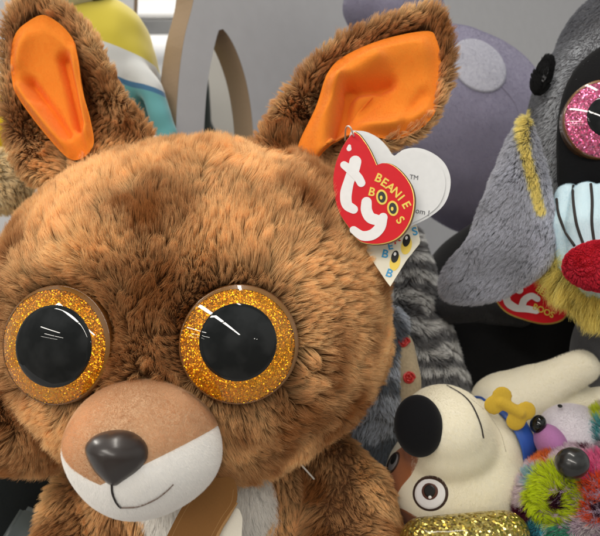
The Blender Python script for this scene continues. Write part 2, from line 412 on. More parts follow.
# ================================================================== KANGAROO
KC = at(194, 308, 0.425); KR = Vector((0.1210, 0.100, 0.106))
kang = thing('kangaroo_plush', 'large shaggy brown kangaroo plush with orange lined ears and gold glitter eyes', 'plush toy', (KC.x + .03, 0.45, 0))
m_skin = fabric('brown_backing', (0.17, 0.075, 0.032), bump=0.4)
EYE_SPEC = [(239.5, 344, 0.3265, 8, 4, 60, (-0.0009, 0.0012), .635), (56, 344.5, 0.3395, -11, 4, 60, (0.0018, -0.0006), .675)]
SOCK = [(np.array(at(e[0], e[1], e[2])), np.array(yawpitch(e[3], e[4]).col[2]), pxs(e[5], e[2])) for e in EYE_SPEC]
def head_shape(co, no):
    q = (co - np.array(KC)) / np.array(KR)
    sx = np.sign(q[:, 0]) ; 
    out = co.copy()
    low = np.clip(-q[:, 2], 0, 1)
    out[:, 0] += (KR.x * 0.05 * np.sin(np.pi * low) * np.sign(q[:, 0]))        # cheeks
    out[:, 2] -= 0.010 * np.clip(q[:, 2] - 0.72, 0, 1) * 2                         # flattened crown
    out = out + no * (vnoise(co, 14, 2) * 0.0022)[:, None]
    for (c, n_, R_) in SOCK:                      # the eye discs press into the stuffing
        q = out - c; ax = q @ n_; rad = np.linalg.norm(q - ax[:, None] * n_, axis=1)
        lim = -0.0065 + np.maximum(0, rad - R_ * 1.02) * 0.8
        push = np.where((rad < R_ * 1.5) & (ax > lim) & (out[:, 1] < KC.y - .02), ax - lim, 0); out = out - push[:, None] * n_
    return out
def b(bm):
    ico(bm, KC, KR, sub=5)
    ico(bm, KC + Vector((0.0, 0.008, -0.012)), (KR.x * 1.0, KR.y * 0.9, KR.z * 0.80), sub=5)
    ico(bm, at(38, 392, .425), (pxs(58, .425), .06, pxs(72, .425)), sub=4)
    ico(bm, KC + Vector((0.01, 0.005, 0.03)), (KR.x * 0.90, KR.y * 0.85, KR.z * 0.76), sub=5)
head = blob('head', b, m_skin, kang, voxel=0.003, smooth=10, shape=head_shape)
hd_co, hd_no, hd_tri = surface(head)
from mathutils.bvhtree import BVHTree
bvh = BVHTree.FromPolygons([tuple(v) for v in hd_co], [tuple(t) for t in hd_tri])
def head_hit(px, py):
    o_ = Vector((0, 0, CZ)); d_ = (at(px, py, 1) - o_).normalized(); return bvh.ray_cast(o_, d_)[0]

# eyes: thick domed discs set on the face
m_iris = glitter('gold_glitter', (0.80, 0.20, 0.0), (1.0, 0.50, 0.012), scale=1900, k=1.3, metal=0.92, rough=0.3)
m_pupil = plain('black_gloss', (0.004, 0.005, 0.005), rough=0.5, spec=0.0, coat=1.0, coat_r=0.012)
m_rim = plain('brown_clear_rim', (0.16, 0.06, 0.012), rough=0.25, coat=1.0, coat_r=0.04)
m_rim2 = plain('amber_bezel', (0.22, 0.095, 0.012), rough=0.3, coat=1.0, coat_r=0.02)
def lathe(name, prof, c, M, mat, parent, n=96, sx=1.0, sy=1.0):
    """prof: (radius, height) pairs, spun about M's forward axis"""
    V, F = [], []
    for (r, h) in prof:
        for k in range(n):
            a = 2 * math.pi * k / n; V.append(Vector(c) + M @ Vector((r * sx * math.cos(a), r * sy * math.sin(a), h)))
    m = len(prof)
    for j in range(m - 1):
        for k in range(n): F.append((j*n+k, j*n+(k+1) % n, (j+1)*n+(k+1) % n, (j+1)*n+k))
    if prof[0][0] < 1e-6: pass
    o = mesh_obj(name, V, F, mat, parent)
    bm = bmesh.new(); bm.from_mesh(o.data); bmesh.ops.remove_doubles(bm, verts=bm.verts, dist=1e-6); bmesh.ops.recalc_face_normals(bm, faces=bm.faces)
    bm.to_mesh(o.data); bm.free(); o.data.polygons.foreach_set('use_smooth', [True] * len(o.data.polygons)); return o
def dome_eye(c, M, R, rp, h, mi, parent, poff=(0, 0), rim=1.0, cols=None):
    """cap of a sphere: height h at the middle, 0 at R. ring from rp*... to R; pupil slightly proud"""
    S = (R * R + h * h) / (2 * h)
    H = lambda r: math.sqrt(max(0, S * S - r * r)) - (S - h)
    e = lathe('iris', [(R * x, H(R * x)) for x in np.linspace(0.0, 0.985, 26)] , c, M, mi, parent)
    lathe('rim', [(R * 0.972, H(R * .972) + 0.00015), (R * 0.978, H(R * .978) + 0.0003), (R * 0.99, H(R * .99) + 0.0002), (R * 1.0, -0.0008), (R * 1.003, -0.003), (R * 1.003, -0.010), (0.0, -0.010)], c, M, m_rim, e)
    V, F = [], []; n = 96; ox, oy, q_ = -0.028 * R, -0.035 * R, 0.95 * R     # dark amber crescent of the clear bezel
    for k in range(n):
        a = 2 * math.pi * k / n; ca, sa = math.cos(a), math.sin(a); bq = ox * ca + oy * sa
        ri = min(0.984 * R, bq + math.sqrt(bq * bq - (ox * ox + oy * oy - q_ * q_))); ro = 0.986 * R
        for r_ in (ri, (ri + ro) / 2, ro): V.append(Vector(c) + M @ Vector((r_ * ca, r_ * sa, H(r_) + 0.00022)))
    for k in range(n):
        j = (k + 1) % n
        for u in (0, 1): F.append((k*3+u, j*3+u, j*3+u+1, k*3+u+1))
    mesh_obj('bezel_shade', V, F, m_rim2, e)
    # the pupil is a disc printed under the same clear dome: follow the dome, shifted
    V, F = [], []; n = 80; rr = np.linspace(0, 1, 20)
    for s in rr:
        for k in range(n):
            a = 2 * math.pi * k / n; x = poff[0] + rp * s * math.cos(a); y = poff[1] + rp * s * math.sin(a)
            lift = 0.00035 * (1 if s < 0.995 else 0)
            V.append(Vector(c) + M @ Vector((x, y, H(math.hypot(x, y)) + lift)))
    for j in range(len(rr) - 1):
        for k in range(n): F.append((j*n+k, j*n+(k+1) % n, (j+1)*n+(k+1) % n, (j+1)*n+k))
    p = mesh_obj('pupil', V, F, m_pupil, e)
    bm = bmesh.new(); bm.from_mesh(p.data); bmesh.ops.remove_doubles(bm, verts=bm.verts, dist=1e-7); bmesh.ops.recalc_face_normals(bm, faces=bm.faces); bm.to_mesh(p.data); bm.free()
    p.data.polygons.foreach_set('use_smooth', [True] * len(p.data.polygons))
    return e
EYES = []
for (px, py, d, yaw, pit, rpx, poff, pr) in EYE_SPEC:
    c = at(px, py, d); R = pxs(rpx, d); M = yawpitch(yaw, pit)
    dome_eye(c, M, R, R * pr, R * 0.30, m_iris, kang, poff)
    EYES.append((np.array(c), np.array(M.col[2]), R))
    # socket wall hides the gap between disc and head

# muzzle
MC = at(142, 449.5, 0.318)
MM = yawpitch(-10, 2, -8)
MR = Vector((pxs(83, .30), pxs(71, .30), 0.040))
m_tan = fabric('tan_velour', (0.58, 0.385, 0.235), var=0.05, bump=0.3, sheen=0.3)
m_white = fabric('white_velour', (0.88, 0.86, 0.83), var=0.03, bump=0.25, sheen=0.2)
def muzzle_pt(q):
    """unit-sphere direction -> world, a soft rounded box that narrows to the front"""
    x, y, z = q
    s = 1.0 - 0.14 * max(0, z)
    t = 1 - 0.24 * max(0, -y) ** 1.6
    return MC + MM @ Vector((x * MR.x * s * t, y * MR.y * s, z * MR.z))
def muzzle_piece(name, upper, mat, off=0.0):
    bm = bmesh.new(); bmesh.ops.create_icosphere(bm, subdivisions=6, radius=1)
    # the seam: two straight cuts that dip to the nose like a shallow V
    geo = lambda: bm.verts[:] + bm.edges[:] + bm.faces[:]
    def hgt(v): return v.y - SEAM(v.x)
    # split by two planes through the V
    n1 = Vector((-0.78, 1, 0)).normalized(); n2 = Vector((0.18, 1, 0)).normalized()
    p = Vector((-0.03, -0.22, 0))
    bmesh.ops.bisect_plane(bm, geom=geo(), plane_co=p, plane_no=n1); bmesh.ops.bisect_plane(bm, geom=geo(), plane_co=p, plane_no=n2)
    kill = []
    for f in bm.faces:
        q = f.calc_center_median() - p; up = (q.dot(n1) > 0) and (q.dot(n2) > 0)
        if up != upper: kill.append(f)
    bmesh.ops.delete(bm, geom=kill, context='FACES')
    for v in bm.verts: v.co = muzzle_pt(v.co)
    return from_bm(name, bm, mat, kang)
muz = muzzle_piece('muzzle', True, m_tan); chin = muzzle_piece('chin', False, m_white)
mz_v = surface(muz); ch_v = surface(chin)
bvm = BVHTree.FromPolygons([tuple(v) for v in np.vstack([mz_v[0], ch_v[0]])], [tuple(t) for t in np.vstack([mz_v[2], ch_v[2] + len(mz_v[0])])])
def muz_hit(px, py):
    o_ = Vector((0, 0, CZ)); d_ = (at(px, py, 1) - o_).normalized(); r = bvm.ray_cast(o_, d_); return r[0], r[1]
# nose: rounded triangle of smooth rubbery plastic
NP, NNo = muz_hit(112, 457.5)
m_nose = plain('nose_plastic', (0.028, 0.020, 0.017), rough=0.33, spec=0.5, coat=0.25, coat_r=0.2)
nose_ol = [(-32, -7), (-24, -19), (-6, -25), (14, -24), (29, -14), (33, 0), (26, 13), (12, 25), (3, 30), (-8, 26), (-22, 13)]
nd = NP.y
NF = yawpitch(-8, 6, 0)
pts = [NP + NF @ Vector((pxs(x, nd), -pxs(y, nd), -0.0045)) for x, y in nose_ol]
def nose_disp(V, S):
    return np.where(S[:, 2] > 0, 0.0, 0.0)
pillow('nose', pts, NP + NF @ Vector((0, pxs(4, nd), -0.0045)), NF.col[2], 0.0135, m_nose, muz, power=0.62)
# mouth stitches lie on the chin
m_thread = plain('black_thread', (0.02, 0.014, 0.012), rough=0.7)
m_thread2 = plain('brown_thread', (0.16, 0.10, 0.07), rough=0.7)
def stitch(name, pix, rad, mat, parent, hit, lift=0.0004):
    P = []
    for x, y in smooth_open(pix, 26):
        h, nn = hit(x, y)
        if h is not None: P.append(tuple(h + nn * lift))
    return tube(name, P, rad, mat, parent, n=60)
stitch('mouth_stitch', [(112, 484), (112.5, 492), (115, 499), (118, 504), (121, 507)], 0.0005, m_thread, chin, muz_hit)
stitch('smile_stitch', [(121, 507), (138, 506), (155, 499), (166, 491), (173, 484)], [0.0004, 0.00035, 0.0003], m_thread2, chin, muz_hit)

# body, shoulders and chest
BDY = at(215, 540, 0.46)
def b(bm):
    ico(bm, (at(212, 0, .47).x, 0.47, 0.052), (0.100, 0.075, 0.095), sub=5)
    ico(bm, (at(205, 0, .455).x, 0.46, 0.085), (0.085, 0.065, 0.06), sub=5)
    chain(bm, [(at(322, 455, .445), 0.018), (at(345, 500, .435), 0.030), (at(350, 560, .41), 0.034), (at(345, 600, .38), 0.030)])
    chain(bm, [(at(78, 500, .44), 0.018), (at(74, 540, .43), 0.022), (at(70, 600, .40), 0.026)])
body = blob('body', b, m_skin, kang, voxel=0.003, smooth=12, shape=wrinkle(22, 0.002))
for sx_ in (120, 320):       # feet stretch forward on the shelf, under the picture
    def b(bm): chain(bm, [(Vector((at(sx_, 0, .44).x, .44, .035)), .032), (Vector((at(sx_, 0, .40).x, .375, .026)), .025)])
    blob('foot', b, m_skin, kang, voxel=0.003, smooth=8)
m_felt = fabric('brown_felt', (0.27, 0.125, 0.04), var=0.10, scale=1500, bump=0.2, sheen=0.2)
m_cream = fabric('cream_felt', (0.80, 0.74, 0.62), var=0.05, scale=1500, bump=0.15)
# felt flap on the chest
FP = at(210, 510, .345); FN = Vector((0.15, -1, 0.35)).normalized()
fl = [on_plane(x, y, FP, FN) for x, y in [(200, 482), (216, 478), (232, 478), (237, 490), (236, 503), (226, 518), (214, 540), (205, 575), (155, 575), (162, 548), (171, 528), (184, 504)]]
flap = flat_poly('felt_flap', [tuple(p) for p in smooth_closed([tuple(p) for p in fl], 60)], FN, 0.0015, m_felt, kang); flap['label'] = 'smooth brown felt flap with a cream back hanging on the white chest'
fl2 = [on_plane(x, y, FP - FN * .004, FN) for x, y in [(236, 508), (241, 514), (242, 526), (236, 575), (205, 575), (212, 545), (224, 520)]]
flat_poly('flap_lining', [tuple(p) for p in smooth_closed([tuple(p) for p in fl2], 50)], FN, 0.0012, m_cream, flap)
fe = [on_plane(x, y, FP + FN * .0002, FN) for x, y in [(236, 502), (228, 516), (217, 536), (207, 575)]]
tube('flap_edge', fe, 0.0013, fabric('tan_felt_edge', (0.45, 0.25, 0.10), bump=0.2), flap)

for off_ in (0.10, 0.90):
    q = [fl[9].lerp(fl[6], off_), fl[10].lerp(fl[5], off_), fl[11].lerp(fl[4], off_), fl[0].lerp(fl[3], off_)]
    P_ = smooth_open([tuple(p + FN * .0014) for p in q], 40)
    tube('flap_stitch', P_, 0.00022, plain('ochre_thread', (0.38, 0.20, 0.07), rough=.8), flap, n=60, seg=6)

# ears ---------------------------------------------------------------
m_orange = fabric('orange_velour', (0.90, 0.27, 0.03), var=0.05, scale=1200, bump=0.25, sheen=0.35)
def segdist(P, a, b_):
    a = np.array(a); b_ = np.array(b_); ab = b_ - a; t = np.clip(((P - a) @ ab) / (ab @ ab), 0, 1)
    return np.linalg.norm(P - (a + t[:, None] * ab), axis=1), t
def proj(V): return np.stack([V[:, 0] / V[:, 1] * FPX + W_/2, (CZ - V[:, 2]) / V[:, 1] * FPX + H_/2], 1)
def ear(outer, oc, inner, ic, d, folds, seed, tip):
    N = Vector((0, -1, 0.12)).normalized()
    P0 = at(oc[0], oc[1], d)
    O = [on_plane(x, y, P0, N) for x, y in outer]; c = on_plane(oc[0], oc[1], P0, N)
    cup = lambda V, S: np.where(S[:, 2] > 0, -0.036 * (1 - S[:, 0] ** 2), -0.014 * (1 - S[:, 0] ** 2))
    e = pillow('ear', O, c, N, 0.013, m_skin, kang, disp=cup, power=0.4)
    P1 = P0 + N * 0.0085
    I = [on_plane(x, y, P1, N) for x, y in inner]; c1 = on_plane(ic[0], ic[1], P1, N)
    def disp(V, S):
        px = proj(V); r = 0
        for (a, b2, w_, h_) in folds:
            dd, _ = segdist(px, a, b2); r = r + h_ * np.exp(-(dd / w_) ** 2)
        edge = sstep(1.0, 0.72, S[:, 0])
        r = np.maximum(r, -0.0062)
        return r * 1.5 * (0.35 + 0.65 * edge) - 0.006 * (1 - edge) - 0.0095 * (1 - S[:, 0] ** 2) + vnoise(V, 60, seed) * 0.0007 * edge
    li = pillow('lining', I, c1, N, 0.001, m_orange, e, disp=disp, nr=60, n=200, back=False)
    so = li.modifiers.new('thick', 'SOLIDIFY'); so.thickness = 0.0012; so.offset = -1
    Iarr = proj(np.array([tuple(p) for p in smooth_closed([tuple(p) for p in I], 120)]))
    cpx = proj(np.array([tuple(c1)]))[0]
    def keep(ctr, fn):
        q = proj(ctr); ang = np.arctan2(q[:, 1] - cpx[1], q[:, 0] - cpx[0]); r = np.hypot(q[:, 1] - cpx[1], q[:, 0] - cpx[0])
        ia = np.arctan2(Iarr[:, 1] - cpx[1], Iarr[:, 0] - cpx[0]); ir = np.hypot(Iarr[:, 1] - cpx[1], Iarr[:, 0] - cpx[0])
        o_ = np.argsort(ia); lim = np.interp(ang, ia[o_], ir[o_], period=2 * math.pi)
        front = fn @ np.array(N) > -0.35
        return np.where(front & (r < lim - 6), 0.0, 1.0)
    return e, li, keep, c
earR = ear([(262, 140), (275, 112), (297, 85), (325, 52), (360, 30), (400, 16), (428, 9), (440, 14), (449, 40), (448, 72), (438, 105), (420, 130), (385, 145), (352, 172), (325, 200), (300, 205), (275, 180)], (355, 105),
           [(296, 164), (299, 140), (316, 104), (328, 70), (345, 52), (385, 35), (428, 27), (438, 36), (443, 62), (440, 100), (427, 122), (400, 136), (370, 134), (345, 132), (322, 150), (306, 168)], (375, 88), 0.425,
           [((318, 160), (334, 80), 11, 0.0050), ((334, 80), (375, 60), 11, 0.0055), ((375, 60), (438, 40), 16, 0.003), ((340, 135), (350, 88), 7, -0.0075), ((350, 86), (392, 78), 6, -0.006), ((345, 130), (385, 88), 8, -0.003),
            ((365, 130), (430, 112), 10, 0.0045), ((405, 122), (425, 92), 7, -0.003)], 3, None)
earL = ear([(38, -6), (58, 6), (82, 26), (100, 55), (115, 85), (130, 108), (146, 135), (140, 155), (100, 170), (60, 185), (30, 175), (15, 150), (8, 120), (4, 90), (4, 60), (8, 25), (20, 0)], (65, 90),
           [(35, 11), (52, 16), (68, 32), (76, 55), (80, 85), (88, 115), (92, 142), (84, 152), (70, 158), (55, 146), (30, 116), (12, 88), (7, 60), (12, 30)], (50, 85), 0.435,
           [((74, 45), (89, 145), 6, 0.0060), ((14, 86), (66, 154), 7, 0.0065), ((60, 55), (76, 122), 6, -0.0085), ((26, 78), (64, 132), 5, -0.004), ((14, 70), (30, 95), 7, -0.003), ((20, 30), (12, 70), 9, 0.003)], 5, None)

# kangaroo fur -------------------------------------------------------
face_c = np.array(at(150, 400, 0.345))
MCa = np.array(MC)
def head_keep(ctr, fn):
    k = np.ones(len(ctr))
    for (c, n_, R) in EYES:
        q = ctr - c; ax = q @ n_; rad = np.linalg.norm(q - ax[:, None] * n_, axis=1); k[(rad < R * 0.985) & (ax > -0.03) & (ctr[:, 1] < KC.y)] = 0
    q = (ctr - MCa) @ np.array(MM); k[((q / np.array(MR)) ** 2)[:, :2].sum(1) < 0.5] *= np.where(ctr[((q / np.array(MR)) ** 2)[:, :2].sum(1) < 0.5][:, 1] < KC.y - .03, 0, 1)
    k[hidden_by_body(ctr)] *= 0.3
    return k
def hidden_by_body(ctr): return ctr[:, 2] < KC.z - KR.z * 0.93
def head_comb(p):
    v = nrm(p - face_c)
    px = proj(p)
    for (c, n_, R) in EYES:
        q = p - c; q = q - (q @ n_)[:, None] * n_; dist = np.linalg.norm(q, axis=1)
        v = v + nrm(q) * (2.0 * np.exp(-((dist - R) / (R * 0.30)) ** 2))[:, None]
    up = sstep(330, 220, px[:, 1])[:, None]
    v = v + up * np.array([0.15, 0, 0.6])
    return v
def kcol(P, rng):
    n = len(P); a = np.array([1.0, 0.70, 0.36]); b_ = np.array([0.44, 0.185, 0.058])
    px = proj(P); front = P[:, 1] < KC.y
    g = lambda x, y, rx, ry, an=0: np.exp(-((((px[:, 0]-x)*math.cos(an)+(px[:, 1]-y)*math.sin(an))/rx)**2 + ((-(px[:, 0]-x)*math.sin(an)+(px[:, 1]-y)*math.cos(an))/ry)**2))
    big = (0.26 * g(165, 250, 75, 62) + 0.40 * g(300, 195, 22, 45, -.5) + 0.40 * g(325, 410, 42, 26, -.5) + 0.25 * g(340, 320, 25, 35) + 0.30 * g(20, 430, 35, 25)  # shading from the pile's lie, put into the hair colour as patches
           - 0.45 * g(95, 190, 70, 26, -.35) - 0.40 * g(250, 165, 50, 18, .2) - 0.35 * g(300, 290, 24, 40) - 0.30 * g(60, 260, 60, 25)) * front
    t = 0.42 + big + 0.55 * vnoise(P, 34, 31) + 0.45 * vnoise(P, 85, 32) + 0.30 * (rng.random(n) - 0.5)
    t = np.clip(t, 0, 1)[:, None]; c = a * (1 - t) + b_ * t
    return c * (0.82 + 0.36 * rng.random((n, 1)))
def near_eye_len(P):
    L = np.full(len(P), 0.0130) * (1 + 0.25 * vnoise(P, 30, 44)) * (1 + 0.3 * sstep(KC.z + KR.z * .7, KC.z + KR.z, P[:, 2]))
    for (c, n_, R) in EYES:
        q = P - c; q = q - (q @ n_)[:, None] * n_; dist = np.linalg.norm(q, axis=1)
        L = L * (1 - 0.45 * np.exp(-((dist - R) / (R * 0.25)) ** 2) * (P[:, 1] < KC.y))
    return L
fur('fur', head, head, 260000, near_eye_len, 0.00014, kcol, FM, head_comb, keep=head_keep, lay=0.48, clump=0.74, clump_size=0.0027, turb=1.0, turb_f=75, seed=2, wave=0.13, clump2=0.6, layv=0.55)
def chest_w(P):
    px = proj(P); dd = ((px[:, 0] - 208) / 64) ** 2 + ((px[:, 1] - 500) / 60) ** 2
    return (dd < 1.0) & (P[:, 1] < 0.44)
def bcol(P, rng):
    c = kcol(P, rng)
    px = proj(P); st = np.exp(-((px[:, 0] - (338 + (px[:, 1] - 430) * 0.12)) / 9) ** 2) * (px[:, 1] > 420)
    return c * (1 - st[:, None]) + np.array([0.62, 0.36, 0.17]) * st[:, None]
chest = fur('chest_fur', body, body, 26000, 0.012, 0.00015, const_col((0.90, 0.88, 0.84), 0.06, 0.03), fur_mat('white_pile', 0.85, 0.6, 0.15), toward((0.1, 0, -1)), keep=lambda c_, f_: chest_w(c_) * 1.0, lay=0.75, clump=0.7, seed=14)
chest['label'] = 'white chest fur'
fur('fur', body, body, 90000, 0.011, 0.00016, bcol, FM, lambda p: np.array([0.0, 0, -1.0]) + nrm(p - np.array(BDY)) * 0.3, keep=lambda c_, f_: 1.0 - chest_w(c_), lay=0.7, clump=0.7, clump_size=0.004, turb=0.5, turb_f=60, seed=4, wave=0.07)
def ear_len(P):
    return np.full(len(P), 0.0105)
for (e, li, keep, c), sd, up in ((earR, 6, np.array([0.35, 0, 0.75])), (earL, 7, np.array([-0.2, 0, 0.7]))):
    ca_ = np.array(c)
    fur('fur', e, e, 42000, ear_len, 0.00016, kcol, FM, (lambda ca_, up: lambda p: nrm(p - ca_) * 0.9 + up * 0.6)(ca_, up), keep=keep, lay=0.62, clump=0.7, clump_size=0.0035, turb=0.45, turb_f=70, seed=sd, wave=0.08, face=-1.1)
    fur('pile', li, li, 12000, 0.0011, 0.00005, const_col((0.98, 0.36, 0.05), 0.1, 0.05), FZ, toward((0.2, 0, -1)), lay=0.5, clump=0, turb=0.8, seed=sd + 20, K=3)
fur('pile', muz, muz, 45000, 0.0017, 0.00007, const_col((0.80, 0.55, 0.345), 0.08, 0.20, 32), FZ, away(at(142, 449, .33)), lay=0.6, clump=0, turb=0.4, seed=31, K=4)
fur('pile', chin, chin, 34000, 0.0014, 0.00006, const_col((0.93, 0.91, 0.88), 0.04, 0.02), FZ, toward((0.3, 0, -1)), lay=0.6, clump=0, turb=0.5, seed=32, K=4)

# ================================================================== projecting helpers for sewn-on pieces
def hitter(*objs):
    VV, TT, off = [], [], 0
    for o in objs:
        v, _, t = surface(o); VV.append(v); TT.append(t + off); off += len(v)
    bv = BVHTree.FromPolygons(np.vstack(VV).tolist(), np.vstack(TT).tolist())
    def f(px, py):
        o_ = Vector((0, 0, CZ)); r = bv.ray_cast(o_, (at(px, py, 1) - o_).normalized()); return r[0], r[1]
    return f
def patch(name, outline, centre, hit, lift, mat, parent, nr=22, n=90, dome=0.0):
    """piece of cloth sewn on a toy's surface; centre/outline are where it sits in the photograph"""
    O = smooth_closed(outline, n); c = np.array(centre, float); V, F, last = [], [], None
    rs = np.linspace(0, 1, nr + 1)[1:]
    def P(x, y, r):
        nonlocal last
        h, nn = hit(x, y)
        if h is None:
            x2, y2 = x, y
            for k in range(12):
                x2 += (c[0] - x2) * 0.12; y2 += (c[1] - y2) * 0.12; h, nn = hit(x2, y2)
                if h is not None: break
        if h is None: h, nn = last
        last = (h, nn); l = lift * (1 if r < 0.97 else -0.3) + dome * (1 - r * r); return h + nn * l
    V.append(P(c[0], c[1], 0))
    for r in rs:
        for q in O: V.append(P(c[0] + (q[0]-c[0]) * r, c[1] + (q[1]-c[1]) * r, r))
    for i in range(n): F.append((0, 1 + i, 1 + (i+1) % n))
    for j in range(nr - 1):
        for i in range(n): F.append((1+j*n+i, 1+(j+1)*n+i, 1+(j+1)*n+(i+1) % n, 1+j*n+(i+1) % n))
    return mesh_obj(name, V, F, mat, parent)
def ell(px, py, rx, ry, ang=0, n=20):
    a = math.radians(ang); return [(px + rx*math.cos(t)*math.cos(a) - ry*math.sin(t)*math.sin(a), py + rx*math.cos(t)*math.sin(a) + ry*math.sin(t)*math.cos(a)) for t in np.linspace(0, 2*math.pi, n, endpoint=False)]

def ribbon(name, pts, w, th, mat, parent, N):
    P = smooth_open([tuple(p) for p in pts], 30); Tn = nrm(np.gradient(P, axis=0)); Nn = np.array(Vector(N).normalized()); V, F = [], []
    for i in range(len(P)):
        s = np.cross(Tn[i], Nn); s /= np.linalg.norm(s); nn = np.cross(s, Tn[i])
        for a, b_ in ((-1, 0), (-.8, 1), (.8, 1), (1, 0), (.8, -1), (-.8, -1)): V.append(P[i] + s * w * a / 2 + nn * th * b_)
    m = 6
    for i in range(len(P) - 1):
        for k in range(m): F.append((i*m+k, i*m+(k+1) % m, (i+1)*m+(k+1) % m, (i+1)*m+k))
    F += [tuple(range(m)), tuple((len(P)-1)*m + k for k in range(m))]
    return mesh_obj(name, V, F, mat, parent)

# ================================================================== paper hang tags
m_red = plain('red_card', (0.70, 0.008, 0.018), rough=0.5, spec=0.25)
m_gold = plain('gold_foil', (0.62, 0.42, 0.12), rough=0.3, metal=0.9)
m_dgold = plain('dark_card_edge', (0.10, 0.045, 0.012), rough=0.4)
m_card = plain('white_card', (0.80, 0.80, 0.80), rough=0.35, spec=0.4)
m_cream_card = plain('cream_card', (0.80, 0.76, 0.62), rough=0.4)
m_wht = plain('white_ink', (0.88, 0.87, 0.87), rough=0.4)
m_yel = plain('yellow_ink', (0.90, 0.66, 0.10), rough=0.4)
m_blk = plain('black_ink', (0.012, 0.012, 0.012), rough=0.35)
m_blue = plain('blue_ink', (0.05, 0.33, 0.62), rough=0.4)
m_grey_ink = plain('grey_ink', (0.12, 0.12, 0.13), rough=0.4)

def lettering(name, items, P0, N, lift, mat, parent, bold=0.0):
    """items: (text, px, py, height px, angle clockwise degrees)"""
    M = frame(N); bm = bmesh.new()
    for k, (ch, px, py, hpx, ang) in enumerate(items):
        cu = bpy.data.curves.new('tmp', 'FONT'); cu.body = ch; cu.size = 1.0; cu.align_x = 'CENTER'; cu.align_y = 'CENTER'; cu.extrude = 0.01; cu.offset = bold
        o = bpy.data.objects.new('tmp', cu); C.objects.link(o); dg = bpy.context.evaluated_depsgraph_get()
        me = bpy.data.meshes.new_from_object(o.evaluated_get(dg)); bpy.data.objects.remove(o)
        base = on_plane(px, py, P0, N); s = pxs(hpx, base.y) / 0.70; a = -math.radians(ang)
        for v in me.vertices:
            x, y = v.co.x * s, v.co.y * s; v.co = base + M @ Vector((x*math.cos(a) - y*math.sin(a), x*math.sin(a) + y*math.cos(a), lift + k * 0.00001 + v.co.z * 0.012))
        bm.from_mesh(me)
    return from_bm(name, bm, mat, parent, smooth=False)
def on_tag(outline, P0, N, lift): return [on_plane(x, y, P0, N) + N * lift for x, y in outline]

TG = lambda x, y: (320 + x / 4.467, 120 + y / 4.467)
TP = at(372, 190, 0.372); TN = Vector((-0.12, -1, 0.05)).normalized()
tg = thing('hang_tag', 'red heart hang tag with white back leaf hanging from the brown ear of the kangaroo', 'tag', on_plane(352, 133, TP, TN))
BP = TP - TN * 0.004
BN2 = Vector((0.06, -1, 0.10)).normalized()
back_ol = smooth_closed([(350, 134), (356, 131), (366, 132), (378, 138), (387, 147), (394, 156), (403, 150), (417, 148), (432, 153), (444, 163), (450, 177), (449, 193), (442, 207), (428, 218), (412, 226), (398, 233), (380, 235), (360, 215), (345, 170)], 110)
bk = flat_poly('back_leaf', on_tag(back_ol, BP, BN2, 0), BN2, 0.0005, m_card, tg)
bk2 = flat_poly('inner_leaf', on_tag((back_ol - [392, 185]) * 0.955 + [389, 186], BP, BN2, 0.0010), BN2, 0.0004, m_card, tg)
lettering('lettering', [('TM', 414, 177.5, 4.6, 8), ('.com !', 420, 211.5, 5.5, 12)], BP + BN2 * .0014, BN2, 0.0001, m_grey_ink, bk2)
front = [(TG(155, 56)), TG(180, 75), TG(215, 125), TG(240, 175), TG(252, 203), TG(285, 194), TG(325, 205), TG(370, 245), TG(405, 300), TG(417, 360), TG(408, 425), TG(385, 480), TG(345, 525), TG(290, 548), TG(225, 552), TG(170, 535), TG(130, 480), TG(90, 420), TG(68, 350), TG(60, 270), TG(70, 200), TG(95, 135), TG(125, 85)]
# keep the cleft sharp: two smooth lobes joined
lobe = smooth_open([front[0], front[1], front[2], front[3], front[4]], 24).tolist() + smooth_open([front[4]] + front[5:] + [front[0]], 90).tolist()[1:-1]
lobe = np.array(lobe); ctr_ = np.array(TG(235, 330))
flat_poly('foil_border', on_tag((lobe - ctr_) * 1.028 + ctr_ + [1.6, 0.5], TP, TN, -0.0002), TN, 0.0004, m_dgold, tg)
flat_poly('foil_border', on_tag((lobe - ctr_) * 1.014 + ctr_ + [0.5, 0.2], TP, TN, 0.0003), TN, 0.0003, m_gold, tg)
fr = flat_poly('front_leaf', on_tag(lobe, TP, TN, 0.0007), TN, 0.0003, m_red, tg)
def stroke(name, pts, wd, lift, mat, parent, P0=TP, N=TN, th=0.00012, mp=TG, k=4.467):
    ol = stroke_outline([mp(*p) for p in pts], [x / k for x in wd]); return flat_poly(name, on_tag(ol, P0, N, lift), N, th, mat, parent)
L0 = 0.0011
stroke('letter_t', [(158, 188), (150, 225), (130, 275), (116, 335), (122, 380), (150, 400)], [27, 25, 23, 26, 25, 20], L0, m_wht, fr)
stroke('letter_t', [(108, 203), (140, 228), (170, 258), (184, 282)], [17, 20, 20, 19], L0 + 0.00015, m_wht, fr)
stroke('letter_y', [(208, 368), (208, 405), (225, 437), (258, 447), (282, 440)], [23, 25, 25, 24, 18], L0, m_wht, fr)
stroke('letter_y', [(282, 436), (268, 480), (235, 512), (190, 518), (150, 492)], [20, 24, 24, 21, 17], L0 + 0.00015, m_wht, fr)
stroke('tag_dot', [(132, 118), (130, 130)], [7, 11], L0, m_wht, fr)
T = lambda c, x, y, h, a: (c, *TG(x, y), h, a)
lettering('lettering', [T('B', 261, 262, 8.4, 24), T('E', 287, 282, 8.4, 34), T('A', 314, 303, 8.2, 40), T('N', 340, 326, 8.2, 46), T('I', 361, 350, 8.2, 52), T('E', 384, 381, 8.2, 62),
                        T('B', 231, 324, 8.2, 14), T('S', 357, 449, 8.2, 52)], TP, TN, L0, m_yel, fr, bold=0.022)
